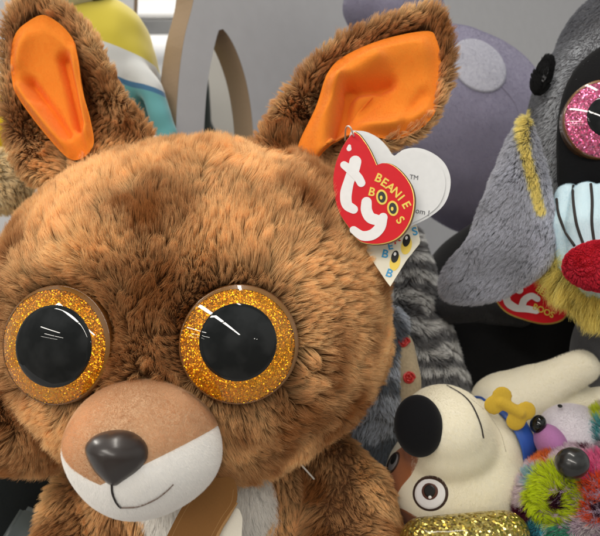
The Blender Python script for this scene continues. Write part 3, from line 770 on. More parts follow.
for k, (x, y) in enumerate([(276, 346), (325, 396)]):
    e_ = [TG(*q) for q in ell(x, y, 25, 34, -8, 40)]; flat_poly('printed_eye', on_tag(e_, TP, TN, L0 + .0001), TN, 0.0001, m_yel, fr)
    e_ = [TG(*q) for q in ell(x, y, 17, 25, -8, 40)]; flat_poly('printed_eye', on_tag(e_, TP, TN, L0 + .0002), TN, 0.0001, m_blk, fr)
    e_ = [TG(*q) for q in ell(x - 3, y + 2, 6, 9, 0, 20)]; flat_poly('printed_eye', on_tag(e_, TP, TN, L0 + .0003), TN, 0.0001, m_yel, fr)
m_clear = plain('clear_plastic', (0.75, 0.72, 0.66), rough=0.25, spec=0.5)
tube('plastic_loop', [on_plane(354, 137, TP, TN) + TN * .002, at(350, 127, .366), at(346, 128, .375), at(345, 140, .40)], 0.0005, m_clear, tg, seg=8)

# the cream paper label under it
PP = at(398, 255, 0.380); PN = Vector((-0.15, -1, 0.4)).normalized(); PT = lambda x, y: (360 + x / 3.83, 220 + y / 3.83)
pt = thing('paper_label', 'cream paper label with blue letters and yellow printed eyes below the red heart tag', 'label', at(398, 255, 0.386))
lab = flat_poly('paper', on_tag([PT(*q) for q in [(60, 60), (195, 5), (218, 22), (230, 78), (228, 92), (178, 155), (128, 236), (116, 256), (98, 232), (60, 175), (20, 110)]], PP, PN, 0), PN, 0.0004, m_cream_card, pt)
for (x, y) in [(134, 150), (178, 88)]:
    for (rx, ry, dy, l_, mm) in [(20, 34, 12, 0, m_yel), (14, 24, -8, 1, m_blk), (5, 7, -18, 2, m_wht)]:
        flat_poly('printed_eye', on_tag([PT(*q) for q in ell(x, y + dy, rx, ry, 14, 32)], PP, PN, 0.0005 + l_ * 0.0001), PN, 0.0001, mm, lab)
Q = lambda c, x, y, h, a: (c, *PT(x, y), h, a)
lettering('lettering', [Q('B', 96, 132, 8.5, 12), Q('E', 116, 102, 7.5, -10), Q('B', 112, 206, 8.5, 20), Q('S', 210, 46, 8.5, -12)], PP, PN, 0.0005, m_blue, lab, bold=0.018)
lettering('lettering', [Q('A', 138, 78, 7, -35)], PP, PN, 0.0005, plain('red_ink', (0.7, 0.03, 0.03)), lab, bold=0.03)

# tag pin left in the kangaroo's shoulder
hb = hitter(body)
ph_, _n = hb(318, 484); ph_ = ph_ or at(318, 484, .41)
d0 = ph_.y - 0.012
pin = tube('tag_pin', [at(297, 460, d0 - .004), at(305, 469, d0 - .003), at(314, 479, d0 + .004)], 0.0006, m_clear, None, seg=8)
tag(pin, 'short clear plastic pin poking out of the kangaroo fur below its cheek', 'tag pin')

# ================================================================== PURPLE SPOTTED PLUSH
m_pur = fabric('violet_velour', (0.25, 0.235, 0.32), var=0.1, scale=700, bump=0.5, sheen=0.5, big=40)
m_lav = fabric('lavender_velour', (0.52, 0.52, 0.58), var=0.04, scale=700, bump=0.4, sheen=0.3)
pu = thing('spotted_plush', 'big dusky violet plush with a pale lavender spot standing behind the kangaroo', 'plush toy', (at(455, 0, .70).x, .70, 0))
def b(bm):
    ico(bm, at(468, 133, .69), (pxs(84, .69), 0.085, pxs(118, .69)), Matrix.Rotation(math.radians(-36), 3, 'Y') , sub=5)
    ico(bm, at(385, 8, .70), (pxs(42, .70), 0.04, pxs(34, .70)), sub=4)
    ico(bm, at(403, 20, .70), (pxs(42, .70), 0.05, pxs(40, .70)), sub=4)
    ico(bm, Vector((at(460, 0, .70).x, .70, .12)), (0.085, 0.08, 0.115), sub=5)
pub = blob('body', b, m_pur, pu, voxel=0.004, smooth=10, shape=wrinkle(18, 0.003))
ph = hitter(pub)
sp = patch('spot', ell(478, 66, 31, 23, 42), (478, 66), ph, 0.0018, m_lav, pu)
tube('seam', [tuple(ph(x, y)[0] + ph(x, y)[1] * .0002) for x, y in smooth_open([(476, 62), (500, 85), (517, 108), (527, 150)], 14) if ph(x, y)[0]], 0.0006, m_pur, pub)
fur('pile', pub, pub, 90000, 0.0018, 0.00013, const_col((0.32, 0.30, 0.41), 0.1, 0.1), FZ, toward((0.2, 0, -1)), lay=0.9, clump=0.0, turb=.25, layv=.1, clump_size=0.004, seed=41, K=4)
fur('pile', sp, sp, 9000, 0.0014, 0.00012, const_col((0.58, 0.58, 0.65), 0.05, 0.02), FZ, toward((0.2, 0, -1)), lay=0.9, clump=0.2, seed=42, K=4)

# ================================================================== BLACK PLUSH
m_black = fabric('black_velour', (0.012, 0.012, 0.013), var=0.2, scale=700, bump=0.4, sheen=0.35)
bl = thing('black_plush', 'black velour plush with a stubby paw between the tabby limb and the grey mandrill', 'plush toy', (at(510, 0, .60).x, .60, 0))
def b(bm):
    ico(bm, at(515, 335, .59), (pxs(112, .59), 0.055, pxs(120, .59)), sub=5)
    ico(bm, Vector((at(515, 0, .59).x, .59, 0.085)), (0.095, 0.06, 0.083), sub=5)
blb = blob('body', b, m_black, bl, voxel=0.004, smooth=8, shape=wrinkle(18, 0.003))
m_black2 = fabric('charcoal_velour', (0.05, 0.05, 0.054), var=0.2, scale=700, bump=0.4, sheen=0.4)
def b(bm): chain(bm, [(at(445, 309, .505), pxs(15.5, .505)), (at(478, 308, .505), pxs(14, .505)), (at(520, 312, .53), pxs(15, .53))])
paw = blob('paw', b, m_black2, bl, voxel=0.002, smooth=8)
fur('pile', paw, paw, 12000, 0.0018, 0.00009, const_col((0.07, 0.07, 0.075), 0.2, 0.2), FZ, toward((-0.6, 0, -0.6)), lay=0.8, clump=0.2, seed=51, K=4)

# ================================================================== TABBY PLUSH
m_tab = fabric('grey_backing', (0.12, 0.12, 0.125), bump=0.4)
ct = thing('tabby_plush', 'grey tabby plush with dark wavy stripes squeezed in right of the kangaroo cheek', 'plush toy', (at(410, 0, .52).x, .53, 0))
def b(bm): chain(bm, [(at(398, 246, .53), pxs(24, .53)), (at(410, 290, .525), pxs(26, .525)), (at(420, 340, .515), pxs(31, .515)), (at(432, 385, .51), pxs(33, .51)), (at(440, 430, .51), pxs(34, .51))])
arm = blob('arm', b, m_tab, ct, voxel=0.003, smooth=8)
def b(bm):
    chain(bm, [(at(382, 330, .495), pxs(26, .495)), (at(374, 400, .485), pxs(31, .485)), (at(368, 470, .49), pxs(32, .49)), (at(372, 540, .49), pxs(34, .49))])
    ico(bm, Vector((at(385, 0, .53).x, .53, 0.07)), (0.06, 0.04, 0.07))
tb = blob('body', b, m_tab, ct, voxel=0.003, smooth=8)
def tab_col(c0, c1, per, ang, ph0=0.0):
    c0, c1 = np.array(c0), np.array(c1)
    def fn(P, rng):
        px = proj(P); s = (px[:, 1] + px[:, 0] * ang) / per + 0.5 * vnoise(P, 35, 61) + 0.22 * vnoise(P, 110, 62) + ph0
        t = sstep(0.25, 0.75, 0.5 + 0.5 * np.sin(2 * math.pi * s) + 0.35 * (rng.random(len(P)) - 0.5))[:, None] * 0.9
        return (c0 * (1 - t) + c1 * t) * (0.8 + 0.4 * rng.random((len(P), 1)))
    return fn
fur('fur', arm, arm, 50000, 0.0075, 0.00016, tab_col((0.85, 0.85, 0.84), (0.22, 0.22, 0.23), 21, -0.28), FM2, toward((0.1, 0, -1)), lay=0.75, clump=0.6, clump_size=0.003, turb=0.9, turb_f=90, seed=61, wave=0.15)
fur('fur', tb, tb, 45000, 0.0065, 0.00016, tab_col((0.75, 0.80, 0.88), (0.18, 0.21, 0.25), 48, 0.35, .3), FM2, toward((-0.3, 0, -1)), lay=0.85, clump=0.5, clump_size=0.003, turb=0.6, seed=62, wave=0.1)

# beige foot with red rosettes wedged between
m_beige = fabric('beige_velour', (0.50, 0.40, 0.26), var=0.25, scale=600, bump=0.5)
bf = thing('beige_plush', 'small beige plush with two red sewn rosettes wedged between tabby and puppy nose', 'plush toy', (at(405, 0, .485).x, .49, 0))
def b(bm): chain(bm, [(at(403, 340, .487), pxs(8, .487)), (at(405, 352, .48), pxs(10, .48)), (at(409, 382, .475), pxs(12.5, .475)), (at(406, 420, .475), pxs(13, .475)), (Vector((at(402, 0, .485).x, .485, 0.015)), 0.012)])
bfb = blob('body', b, m_beige, bf, voxel=0.002, smooth=8, shape=wrinkle(60, 0.0012))
hbf = hitter(bfb); m_rose = plain('red_thread', (0.55, 0.03, 0.025), rough=0.35, spec=0.5, coat=0.3, coat_r=0.2)
for (x, y) in [(404, 343), (409, 378)]:
    h_, n_ = hbf(x, y); Mr = frame(-Vector(n_) if n_.y > 0 else n_)
    pts_ = [h_ + Mr @ Vector((r_ * math.cos(a_), r_ * math.sin(a_), 0.0008 + 0.0008 * math.sin(a_ * 2.5))) for a_, r_ in zip(np.linspace(0, 6 * math.pi, 40), np.linspace(0.0042, 0.0006, 40))]
    tube('rosette', pts_, 0.0009, m_rose, bf, n=120, seg=8)

# ================================================================== MANDRILL
YL = smooth_open([(528, 112), (525, 124), (524, 140), (527, 160), (533, 182), (541, 208)], 30)
def yellow_stripe(P, c, rng):
    px = proj(P) + rng.normal(0, 0.7, (len(P), 2)); dd = np.min(np.hypot(px[:, None, 0] - YL[None, :, 0], px[:, None, 1] - YL[None, :, 1]), 1)
    m_ = dd < 5.2; c = c.copy(); c[m_] = np.array([1.0, 0.88, 0.36]) * (0.9 + 0.15 * rng.random((m_.sum(), 1))); return c
m_grey = fabric('grey_short_backing', (0.11, 0.11, 0.12), bump=0.4)
md = thing('mandrill_plush', 'grey mandrill plush with pink glitter eyes, pale blue ridged muzzle and yellow beard', 'plush toy', (at(630, 0, .48).x, .50, 0))
HC = at(628, 138, .475)
def b(bm):
    ico(bm, HC, (pxs(97, .475), .068, pxs(128, .475)), sub=5)
    ico(bm, at(640, 60, .475), (pxs(80, .475), .06, pxs(75, .475)), sub=5)
mh = blob('head', b, m_grey, md, voxel=0.003, smooth=8)
def b(bm):
    ico(bm, Vector((HC.x + .022, .50, .10)), (0.062, 0.05, 0.10), sub=5)
    ico(bm, Vector((HC.x + .02, .50, .17)), (0.05, 0.045, 0.06), sub=4)
mb = blob('body', b, m_grey, md, voxel=0.004, smooth=8)
mhit = hitter(mh)
m_face = fabric('black_face_velour', (0.008, 0.008, 0.009), var=0.2, bump=0.3, sheen=0.3)
face_px = [(690, 30), (640, 28), (603, 44), (578, 64), (563, 92), (557, 125), (556, 160), (560, 195), (585, 215), (640, 222), (690, 200), (700, 120)]
fc = patch('face', face_px, (625, 130), mhit, 0.0028, m_face, md)
def mcol(P, rng):
    px = proj(P); O = smooth_closed(face_px, 80); dd = np.min(np.hypot(px[:, None, 0] - O[None, :, 0], px[:, None, 1] - O[None, :, 1]), 1)
    t = np.exp(-((dd - 7) / 11) ** 2)[:, None] * 0.9; c = np.array([0.20, 0.205, 0.23]); l = np.array([0.80, 0.82, 0.86])
    return yellow_stripe(P, (c * (1 - t) + l * t) * (0.75 + 0.5 * rng.random((len(P), 1))), rng)
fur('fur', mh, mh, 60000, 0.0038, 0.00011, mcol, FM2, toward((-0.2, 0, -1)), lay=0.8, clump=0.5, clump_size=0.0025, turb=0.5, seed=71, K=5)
# ear
def b(bm): ico(bm, at(543, 76, .452), (pxs(8, .46), .006, pxs(20, .46)), Matrix.Rotation(math.radians(18), 3, 'Y'), sub=4)
me_ = blob('ear', b, m_black, md, voxel=0.001, smooth=4)
eh = hitter(me_); fur('fur', me_, me_, 5000, 0.004, 0.0001, const_col((0.03, 0.03, 0.032), .2, .1), FM2, toward((-.3, 0, 1)), lay=.6, clump=.5, seed=77, K=4)
patch('ear_lining', ell(545, 74, 2.5, 9, 18), (545, 74), eh, 0.0008, fabric('ear_grey', (0.22, 0.22, 0.23)), me_, nr=8, n=30)
# yellow stripe
m_ystripe = fabric('yellow_velour', (0.88, 0.74, 0.30), var=0.1, bump=0.3)
# eyes
m_pink = glitter('pink_glitter', (0.55, 0.03, 0.14), (1.0, 0.30, 0.50), scale=1100, k=1.3, metal=0.8)
for (x, y, yaw) in [(606, 119, -8), (698, 119, 14)]:
    h_, n_ = mhit(x, y); h_ = h_ or at(x, y, .42); dome_eye(at(x, y, h_.y + 0.0012), yawpitch(yaw, 3), pxs(41, h_.y), pxs(21, h_.y), pxs(12, h_.y), m_pink, md)
# side hair falling to the left
SP = at(505, 215, .437); SN = Vector((-0.25, -1, 0.05)).normalized()
so_ = [(526, 118), (538, 150), (548, 190), (556, 235), (548, 262), (525, 283), (498, 297), (468, 301), (448, 296), (442, 284), (452, 262), (470, 238), (484, 205), (498, 170), (512, 138)]
hr = pillow('side_hair', [on_plane(x, y, SP, SN) for x, y in so_], on_plane(506, 235, SP, SN), SN, 0.011, m_grey, md, disp=lambda V, S: vnoise(V, 45, 8) * 0.0018 * (S[:, 0] < .9))
fur('fur', hr, hr, 75000, 0.0060, 0.00011, lambda P, rng: yellow_stripe(P, np.array([0.62, 0.63, 0.69]) * (0.7 + 0.5 * rng.random((len(P), 1))) * (1 + .3 * vnoise(P, 50, 9)[:, None]), rng), FM2, toward((-0.7, 0, -0.9)), lay=0.85, clump=0.35, clump2=.2, clump_size=0.0025, turb=0.3, turb_f=60, seed=73, face=-1.1)
# muzzle ridges
m_bluev = fabric('pale_blue_velour', (0.62, 0.78, 0.85), var=0.05, scale=900, bump=0.25, sheen=0.3)
def b(bm):
    for k, (x0, x1, r, dd) in enumerate([(566, 575, 15, .424), (584, 588, 17, .408), (607, 607, 18, .401), (630, 626, 17, .408), (648, 640, 15, .424)]):
        chain(bm, [(at(x0 + 2, 196, dd + .012), pxs(r - 2, dd)), (at(x0, 225, dd + .002), pxs(r, dd)), (at(x1, 262, dd), pxs(r + 2, dd)), (at(x1 + (607 - x1) * .3, 285, dd + .01), pxs(r, dd))])
mz = blob('muzzle', b, m_bluev, md, voxel=0.0015, smooth=7)
zh = hitter(mz)
for ln in ([(557, 199), (559, 215), (566, 232), (575, 246)], [(573, 186), (574, 205), (577, 225), (584, 246)], [(590, 178), (592, 200), (592, 225), (596, 250)], [(619, 180), (618, 210), (617, 245)]):
    P_ = [tuple(zh(x, y)[0] + zh(x, y)[1] * .0003) for x, y in smooth_open(ln, 24) if zh(x, y)[0]]
    if len(P_) > 3: tube('muzzle_stitch', P_, 0.0009, m_thread, mz, n=50, seg=8)
m_redv = fabric('red_velour', (0.50, 0.012, 0.02), var=0.15, bump=0.4)
def b(bm): ico(bm, at(608, 266, .388), (pxs(43, .388), .016, pxs(25, .388)), sub=5)
rn = blob('nose', b, m_redv, md, voxel=0.0015, smooth=4)
fur('fur', rn, rn, 26000, 0.0024, 0.00012, const_col((0.80, 0.05, 0.09), .2, .15), FM2, away(at(600, 250, .40)), lay=.6, clump=.6, clump_size=.0018, turb=.8, turb_f=150, seed=74, K=5)
fur('pile', mz, mz, 24000, 0.0011, 0.00007, const_col((0.58, 0.76, 0.84), .05, .04), FZ, toward((0, 0, -1)), lay=.7, clump=0, seed=75, K=3)
def b(bm): chain(bm, [(at(560, 262, .442), pxs(12, .44)), (at(576, 276, .43), pxs(17, .43)), (at(602, 294, .425), pxs(19, .425)), (at(640, 290, .43), pxs(19, .43))])
bd_ = blob('beard', b, m_ystripe, md, voxel=0.0025, smooth=6)
bc = np.array(at(600, 250, .43))
fur('fur', bd_, bd_, 26000, 0.019, 0.00013, lambda P, rng: np.array([1.0, 0.86, 0.28]) * (0.6 + 0.55 * rng.random((len(P), 1))), FM2, lambda p: nrm(p - bc) + np.array([-0.5, -.2, -0.7]), lay=0.62, clump=0.75, clump_size=0.006, turb=0.55, seed=76, wave=0.25, K=7, len_var=.6, clump2=.5)

# its tag
RP = at(525, 303, .478); RN = Vector((0.05, -1, 0.1)).normalized()
rt = thing('hang_tag', 'red heart hang tag tucked under the grey side hair and yellow beard of the mandrill', 'tag', RP)
ho = smooth_closed([(496, 296), (503, 283), (520, 274), (540, 272), (556, 284), (568, 302), (563, 318), (545, 323), (522, 318), (505, 310)], 60)
flat_poly('foil_border', on_tag((ho - [530, 300]) * 1.03 + [530, 301], RP, RN, -.0004), RN, 0.0003, m_gold, rt)
rf = flat_poly('front_leaf', on_tag(ho, RP, RN, 0), RN, 0.0004, m_red, rt)
ident = lambda x, y: (x, y)
for nm, pts_, wd_, l_ in [('letter_t', [(513, 286), (519, 290)], [4, 4], 0), ('letter_y', [(506, 297), (508, 303), (516, 308), (527, 309), (536, 311)], [3.5, 4, 3.5, 3.5, 3], 0), ('letter_y', [(521, 308), (524, 300), (531, 296), (537, 299)], [3.5, 3.5, 3.2, 3], .00015)]:
    stroke(nm, pts_, wd_, .0006 + l_, m_wht, rf, RP, RN, mp=ident, k=1)
lettering('lettering', [('BEANIE', 547, 297, 6, 40), ('BOOS', 543, 311, 6, 25)], RP, RN, .0006, m_yel, rf, bold=.02)

# ================================================================== WHITE PUPPY
m_pup = fabric('ivory_velour', (0.82, 0.77, 0.62), var=0.04, scale=900, bump=0.3, sheen=0.35)
pp = thing('puppy_plush', 'ivory and brown puppy plush lying upside down with black nose and blue collar', 'plush toy', at(470, 470, .46))
PC = at(457, 478, .455)
def b(bm):
    ico(bm, PC, (pxs(73, .455), .048, pxs(62, .455)), Matrix.Rotation(math.radians(-12), 3, 'Y'), sub=5)
    ico(bm, at(478, 450, .455), (pxs(42, .455), .040, pxs(50, .455)), sub=4)
    ico(bm, at(446, 426, .425), (pxs(44, .425), .030, pxs(40, .425)), Matrix.Rotation(math.radians(24), 3, 'Y'), sub=5)
    ico(bm, at(450, 440, .43), (pxs(46, .43), .030, pxs(44, .43)), sub=5)
ph1 = blob('head', b, m_pup, pp, voxel=0.002, smooth=24)
mz1 = ph1
def b(bm):
    ico(bm, at(548, 425, .50), (pxs(75, .50), .045, pxs(48, .50)), Matrix.Rotation(math.radians(-8), 3, 'Y'), sub=5)
    ico(bm, at(600, 425, .50), (pxs(60, .50), .045, pxs(45, .50)), sub=5)
bo1 = None
b_body = b
def b_leg(bm): chain(bm, [(at(505, 405, .485), pxs(33, .485)), (at(532, 393, .478), pxs(28, .478)), (at(558, 379, .472), pxs(20, .472)), (at(581, 367, .467), pxs(17, .467))])
bo1 = blob('body', lambda bm: (b_body(bm), b_leg(bm)), m_pup, pp, voxel=0.002, smooth=14, shape=wrinkle(36, 0.0016))
def b(bm): chain(bm, [(at(600, 400, .48), pxs(16, .48)), (at(640, 385, .47), pxs(16, .47))])
blob('leg', b, m_pup, pp, voxel=0.002, smooth=8)
mh1 = hitter(mz1); hh1 = hitter(ph1); bh1 = hitter(bo1)
m_noseb = fabric('black_nose_velour', (0.006, 0.006, 0.007), var=0.1, bump=0.2, sheen=0.25)
def b(bm): ico(bm, at(418.5, 426, .401), (pxs(24.5, .40), .010, pxs(31.5, .40)), Matrix.Rotation(math.radians(-6), 3, 'Y'), sub=5)
blob('nose', b, m_noseb, pp, voxel=0.001, smooth=3)
P_ = [tuple(mh1(x, y)[0] + mh1(x, y)[1] * .0003) for x, y in smooth_open([(447, 386), (462, 395), (472, 406), (480, 424), (483, 438)], 24) if mh1(x, y)[0]]
if len(P_) > 3: tube('mouth_stitch', P_, 0.00055, m_thread, mz1, n=50, seg=8)
m_brown = fabric('chestnut_velour', (0.20, 0.075, 0.035), var=0.12, bump=0.3, sheen=0.3)
m_eyew = fabric('eye_white_embroidery', (0.80, 0.79, 0.80), var=0.04, bump=0.3)
m_iris2 = plain('brown_embroidery', (0.09, 0.03, 0.02), rough=0.6); m_darkb = plain('dark_brown_embroidery', (0.045, 0.022, 0.015), rough=0.6)
bp_ = patch('brown_patch', [(408, 444), (419, 456), (412, 474), (401, 488), (394, 503), (390, 520), (383, 520), (380, 500), (384, 475), (392, 455)], (396, 484), hh1, 0.0006, fabric('russet_velour', (0.33, 0.12, 0.05), var=0.1), ph1, nr=10)
e0 = patch('eye', ell(430.5, 493.5, 18.5, 18.5), (430.5, 493.5), hh1, 0.0008, m_darkb, ph1, nr=8, n=60)
patch('eye_white', ell(430.5, 493.5, 16.6, 16.6), (430.5, 493.5), hh1, 0.0012, m_eyew, e0, nr=8, n=60)
patch('iris', ell(430.5, 491, 9.3, 9.8), (430.5, 491), hh1, 0.0016, m_iris2, e0, nr=6, n=40)
patch('pupil', ell(430.5, 490.5, 6.5, 7.5), (430.5, 490.5), hh1, 0.0020, m_blk, e0, nr=6, n=40)
patch('highlight', ell(431, 496.5, 2.1, 2.1), (431, 496.5), hh1, 0.0024, m_wht, e0, nr=3, n=20)
e1 = patch('eye', ell(394, 463, 5.5, 13, 24), (394, 463), hh1, 0.0012, m_darkb, ph1, nr=6, n=40)
patch('eye_white', ell(394.5, 463, 4, 10.5, 24), (394.5, 463), hh1, 0.0015, plain('grey_embroidery', (0.2, 0.2, 0.21)), e1, nr=6, n=40)
patch('pupil', ell(395.5, 460, 2.6, 6.5, 24), (395.5, 460), hh1, 0.0018, m_blk, e1, nr=6, n=30)
patch('eyebrow', [(394, 511), (400, 508), (412, 514), (422, 519), (430, 518), (428, 527), (414, 526), (402, 523), (394, 518)], (410, 518), hh1, 0.0009, m_brown, ph1, nr=8, n=50)
m_collar = plain('blue_ribbon', (0.03, 0.10, 0.42), rough=0.35, spec=0.5, sheen=0) if False else plain('blue_ribbon', (0.03, 0.10, 0.42), rough=0.35, spec=0.5)
col_ = ribbon('collar', [at(478, 402, .475), at(494, 404, .452), at(513, 417, .434), at(526, 438, .428), at(530, 460, .432), at(526, 485, .45)], pxs(19, .44), .001, m_collar, pp, (0.35, -1, 0.35))
m_bone = fabric('yellow_felt', (0.55, 0.36, 0.04), var=0.10, bump=0.2)
def b(bm):
    for (x, y) in [(502, 396), (494, 405), (526, 411), (516, 421)]: ico(bm, at(x, y, .424), (pxs(10.5, .424), .0016, pxs(10, .424)), sub=3)
    chain(bm, [(at(500, 402, .4245), .0040), (at(520, 413, .4245), .0040)])
blob('bone_tag', b, m_bone, col_, voxel=0.0008, smooth=6)
fur('pile', ph1, ph1, 60000, 0.0015, 0.00007, const_col((0.90, 0.86, 0.73), .05, .05), FZ, toward((0.3, 0, -1)), lay=.7, clump=0, seed=81, K=3,
    keep=lambda c_, f_: 1.0 - ((np.hypot(proj(c_)[:, 0] - 430.5, proj(c_)[:, 1] - 493.5) < 18.5) | (proj(c_)[:, 0] < 412)))
fur('pile', bo1, bo1, 50000, 0.0016, 0.00008, const_col((0.90, 0.86, 0.73), .05, .05), FZ, toward((0.3, 0, -1)), lay=.7, clump=0, seed=83, K=3)

for ln in ([(404, 397), (420, 388), (434, 386), (449, 385)], [(470, 398), (486, 412), (500, 432), (506, 452)]):
    P_ = [tuple(hh1(x, y)[0] - hh1(x, y)[1] * .0001) for x, y in smooth_open(ln, 20) if hh1(x, y)[0]]
    if len(P_) > 3: tube('seam', P_, 0.00035, plain('seam_shade_thread', (0.42, 0.37, 0.27), rough=.9), ph1, n=40, seg=6)

# ================================================================== SMALL WHITE AND PURPLE PLUSH
sw = thing('small_plush', 'little white plush with a purple beak and black eye perched above the rainbow plush', 'plush toy', at(572, 455, .44))
m_wv = fabric('lilac_white_velour', (0.66, 0.62, 0.66), var=0.07, bump=0.3, sheen=0.4)
def b(bm): ico(bm, at(574, 435, .437), (pxs(35, .437), .024, pxs(30, .437)), Matrix.Rotation(math.radians(12), 3, 'Y'), sub=5)
sb = blob('body', b, m_wv, sw, voxel=0.0015, smooth=4)
def b(bm): ico(bm, at(551, 443, .425), (pxs(15, .425), .014, pxs(20, .425)), Matrix.Rotation(math.radians(-28), 3, 'Y'), sub=5)
blob('beak', b, fabric('orchid_velour', (0.36, 0.15, 0.33), var=0.1, bump=0.3, sheen=0.4), sw, voxel=0.0012, smooth=4)
def b(bm): ico(bm, at(538, 424, .425), (pxs(7.5, .425), .006, pxs(9.5, .425)), Matrix.Rotation(math.radians(25), 3, 'Y'), sub=4)
blob('eye', b, m_pupil, sw, voxel=0.0006, smooth=3)
fur('pile', sb, sb, 12000, 0.0014, 0.00008, const_col((0.74, 0.70, 0.74), .05, .05), FZ, toward((-.5, 0, -.6)), lay=.7, clump=0, seed=85, K=3)
def b(bm): ico(bm, at(560, 406, .43), (pxs(2.4, .43), .002, pxs(1.8, .43)), sub=3)
blob('bead', b, m_pupil, sw, voxel=0.0003, smooth=2)

# ================================================================== RAINBOW PLUSH
rb = thing('rainbow_plush', 'fluffy rainbow plush with lime, orange and teal rings in the lower right corner', 'plush toy', (at(585, 0, .41).x, .42, 0))
m_rbk = fabric('mauve_backing', (0.35, 0.25, 0.32), bump=0.4)
def b(bm):
    ico(bm, at(583, 510, .405), (pxs(62, .405), .040, pxs(58, .405)), sub=5)
    ico(bm, at(626, 440, .42), (pxs(34, .42), .03, pxs(36, .42)), sub=4)
    ico(bm, Vector((at(585, 0, .42).x, .42, .045)), (.045, .042, .048), sub=4)
rbb = blob('body', b, m_rbk, rb, voxel=0.002, smooth=8)
SPOT = [(560, 503, 9.5, (0.045, 0.008, 0.02)), (556, 497, 29, (0.62, 0.72, 0.03)), (600, 508, 9, (0.06, 0.01, 0.03)), (596, 500, 24, (0.85, 0.14, 0.04)), (583, 478, 13, (0.80, 0.10, 0.30)), (598, 470, 15, (0.85, 0.22, 0.42)),
        (540, 458, 12, (0.78, 0.22, 0.06)), (536, 483, 10, (0.30, 0.50, 0.55)), (523, 512, 8, (0.12, 0.02, 0.05)), (527, 497, 12, (0.68, 0.58, 0.62)), (534, 530, 13, (0.12, 0.50, 0.62)), (560, 536, 12, (0.10, 0.45, 0.30)),
        (592, 540, 15, (0.65, 0.60, 0.60)), (598, 431, 10, (0.15, 0.48, 0.50)), (598, 418, 8, (0.60, 0.68, 0.05)), (586, 447, 6, (0.14, 0.03, 0.06)), (596, 452, 12, (0.72, 0.60, 0.66)), (580, 430, 5, (0.14, 0.03, 0.06))]
def rcol(P, rng):
    px = proj(P) + np.stack([vnoise(P, 180, 91), vnoise(P, 180, 92)], 1) * 4 + rng.normal(0, 1.3, (len(P), 2))
    c = np.tile(np.array([0.70, 0.58, 0.64]), (len(P), 1)); done = np.zeros(len(P), bool)
    for (x, y, r, cc) in SPOT:
        m = (np.hypot(px[:, 0] - x, px[:, 1] - y) < r) & ~done; c[m] = cc; done |= m
    return c * (0.8 + 0.4 * rng.random((len(P), 1)))
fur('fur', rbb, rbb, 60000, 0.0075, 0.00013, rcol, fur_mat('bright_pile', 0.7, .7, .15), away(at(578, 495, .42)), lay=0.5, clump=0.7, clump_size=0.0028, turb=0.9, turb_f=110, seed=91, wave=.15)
def b(bm): ico(bm, at(572, 463, .372), (pxs(17, .372), .009, pxs(15.5, .372)), Matrix.Rotation(math.radians(-20), 3, 'Y'), sub=5)
blob('nose', b, plain('soft_black', (0.015, 0.015, 0.014), rough=.3, coat=.5, coat_r=.1), rb, voxel=0.001, smooth=3)

# ================================================================== GOLD GLITTER ROLL
m_gg = glitter('yellow_gold_glitter', (0.30, 0.20, 0.02), (1.0, 0.85, 0.28), scale=750, k=1.5, coat=0.3, metal=0.9)
def b(bm): chain(bm, [(at(425, 545, .385), pxs(27, .385)), (at(470, 541, .384), pxs(27, .384)), (at(505, 536, .386), pxs(25, .386))])
gg = blob('glitter_foot', b, m_gg, None, voxel=0.0015, smooth=6)
tag(gg, 'gold glitter fabric foot of a toy poking out beneath the upside down puppy face', 'plush foot')

# ================================================================== LEFT BACKGROUND TOYS
m, nt, bs = mat_new('striped_velour'); N_ = nt.nodes.new; L_ = nt.links.new
g = N_('ShaderNodeNewGeometry'); dp = N_('ShaderNodeVectorMath'); dp.operation = 'DOT_PRODUCT'; dp.inputs[1].default_value = (0.30, 0, 1); L_(g.outputs['Position'], dp.inputs[0])
za = lambda y, x=140: (lambda q: q.z + .30 * q.x)(at(x, y, .63))
mr = N_('ShaderNodeMapRange'); mr.inputs[1].default_value = za(150); mr.inputs[2].default_value = za(-30); L_(dp.outputs['Value'], mr.inputs[0])
rp = N_('ShaderNodeValToRGB'); rp.color_ramp.interpolation = 'CONSTANT'; el = rp.color_ramp.elements
f_ = lambda y: (150 - y) / 180
el[0].position = 0; el[0].color = (0.12, 0.36, 0.38, 1); el[1].position = f_(95); el[1].color = (0.05, 0.16, 0.30, 1)
for y, c_ in ((90, (0.60, 0.61, 0.60)), (62, (0.60, 0.49, 0.04))):
    e_ = el.new(f_(y)); e_.color = col4(c_)
L_(mr.outputs[0], rp.inputs[0]); L_(rp.outputs[0], bs.inputs['Base Color']); bs.inputs['Roughness'].default_value = 0.9; bs.inputs['Sheen Weight'].default_value = 0.4
stp = thing('striped_plush', 'yellow, white and teal striped plush with a white cap behind the kangaroo ear', 'plush toy', (at(100, 0, .64).x, .64, 0))
def b(bm):
    ico(bm, at(92, 85, .64), (pxs(64, .64), .05, pxs(88, .64)), Matrix.Rotation(math.radians(14), 3, 'Y'), sub=5)
    ico(bm, Vector((at(105, 0, .64).x, .64, .17)), (.07, .05, .16), sub=5)
    ico(bm, at(150, 78, .655), (pxs(12, .655), .02, pxs(14, .655)), sub=3)
    chain(bm, [(at(120, 60, .62), pxs(16, .62)), (at(152, 92, .61), pxs(12, .61)), (at(168, 135, .61), pxs(12, .61)), (at(172, 200, .61), pxs(14, .61))])
blob('body', b, m, stp, voxel=0.003, smooth=8, shape=wrinkle(28, 0.003))
def b(bm): ico(bm, at(70, -14, .62), (pxs(44, .62), .04, pxs(25, .62)), sub=4)
blob('cap', b, fabric('cap_white', (0.70, 0.70, 0.70), var=.05), stp, voxel=0.003, smooth=6)
def b(bm): ico(bm, at(82, 3, .63), (pxs(33, .62), .04, pxs(9, .62)), sub=4)
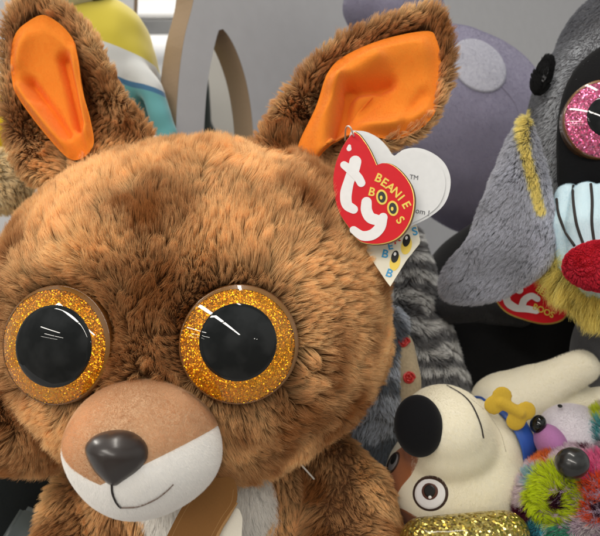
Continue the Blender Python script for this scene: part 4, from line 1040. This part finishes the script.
blob('cap_band', b, fabric('band_dark', (0.03, 0.035, 0.03)), stp, voxel=0.002, smooth=3)

yp = thing('yellow_plush', 'bright yellow plush with curly beige wool peeking out at the left edge below the ear', 'plush toy', (at(-10, 0, .52).x, .52, 0))
def b(bm):
    ico(bm, at(-1, 134, .52), (pxs(27, .52), .03, pxs(40, .52)), sub=4)
    ico(bm, Vector((at(-85, 0, .54).x, .54, .09)), (.06, .05, .09), sub=4); chain(bm, [(Vector((at(-80, 0, .54).x, .54, .15)), .035), (at(-30, 160, .53), .026)])
yb = blob('body', b, fabric('lemon_velour', (0.85, 0.62, 0.02), var=.08, sheen=.3), yp, voxel=0.003, smooth=6)
def b(bm): ico(bm, at(4, 182, .49), (pxs(26, .49), .02, pxs(28, .49)), sub=4)
wb = blob('wool', b, fabric('wool_beige', (0.42, 0.34, 0.20)), yp, voxel=0.002, smooth=4, shape=wrinkle(120, .0015))
fur('fur', wb, wb, 9000, 0.006, 0.0002, const_col((1.0, 0.84, 0.55), .15, .2), FM2, toward((0, 0, -1)), lay=.6, clump=.8, clump_size=.004, turb=1.2, turb_f=150, seed=95, wave=.3)

dk = thing('black_plush', 'black plush with a dark grey foot pad in the lower left corner beside the kangaroo', 'plush toy', (at(0, 0, .52).x, .52, 0))
def b(bm):
    ico(bm, at(5, 500, .53), (pxs(62, .53), .04, pxs(75, .53)), sub=5)
    ico(bm, at(-20, 420, .55), (pxs(50, .55), .04, pxs(60, .55)), sub=4)
blob('body', b, fabric('inky_velour', (0.010, 0.012, 0.012), var=.3, bump=.5, sheen=.2), dk, voxel=0.003, smooth=6, shape=wrinkle(24, 0.003))
bm = bmesh.new(); bmesh.ops.create_cube(bm, size=1); MF = yawpitch(14, 35, -28)
for v in bm.verts: v.co = at(36, 545, .46) + MF @ Vector((v.co.x * .045, v.co.y * .040, v.co.z * .018))
bmesh.ops.bevel(bm, geom=bm.edges[:], offset=.004, segments=4, affect='EDGES')
from_bm('foot_pad', bm, plain('dark_grey_vinyl', (0.055, 0.065, 0.065), rough=.45, bump=.2), dk)

bb_ = thing('display_board', 'pale beige display board glimpsed through the leaf shaped hole', 'display board', (at(240, 0, 1.25).x, 1.25, 0))
box('panel', at(206, 0, 1.25).x, at(330, 0, 1.25).x, 1.25, 1.265, 0.001, 0.95, plain('beige_board', (0.40, 0.385, 0.35), rough=.5), bb_)
def b(bm): ico(bm, Vector((at(202, 0, 1.05).x, 1.05, .30)), (.02, .02, .30), sub=4); ico(bm, Vector((at(202, 0, 1.05).x, 1.05, .44)), (.028, .02, .045), sub=4)
tag(blob('dark_plush', b, fabric('dark_green_velour', (0.015, 0.02, 0.018)), None, voxel=.004), 'dark plush toy seen through the leaf shaped hole of the display board', 'plush toy')
# store beyond the gap
sf = thing('store_fixture', 'blurred grey ceiling fixture far off in the bright gap at the top', 'fixture', (-0.75, 3.0, 1.32))
box('rail', -1.1, -0.52, 2.9, 3.1, 1.36, 1.39, plain('fixture_grey', (.3, .3, .3)), sf, .01)
box('hanger', -0.74, -0.71, 2.95, 3.0, 1.24, 1.34, plain('fixture_dark', (.06, .06, .06)), sf, .005)
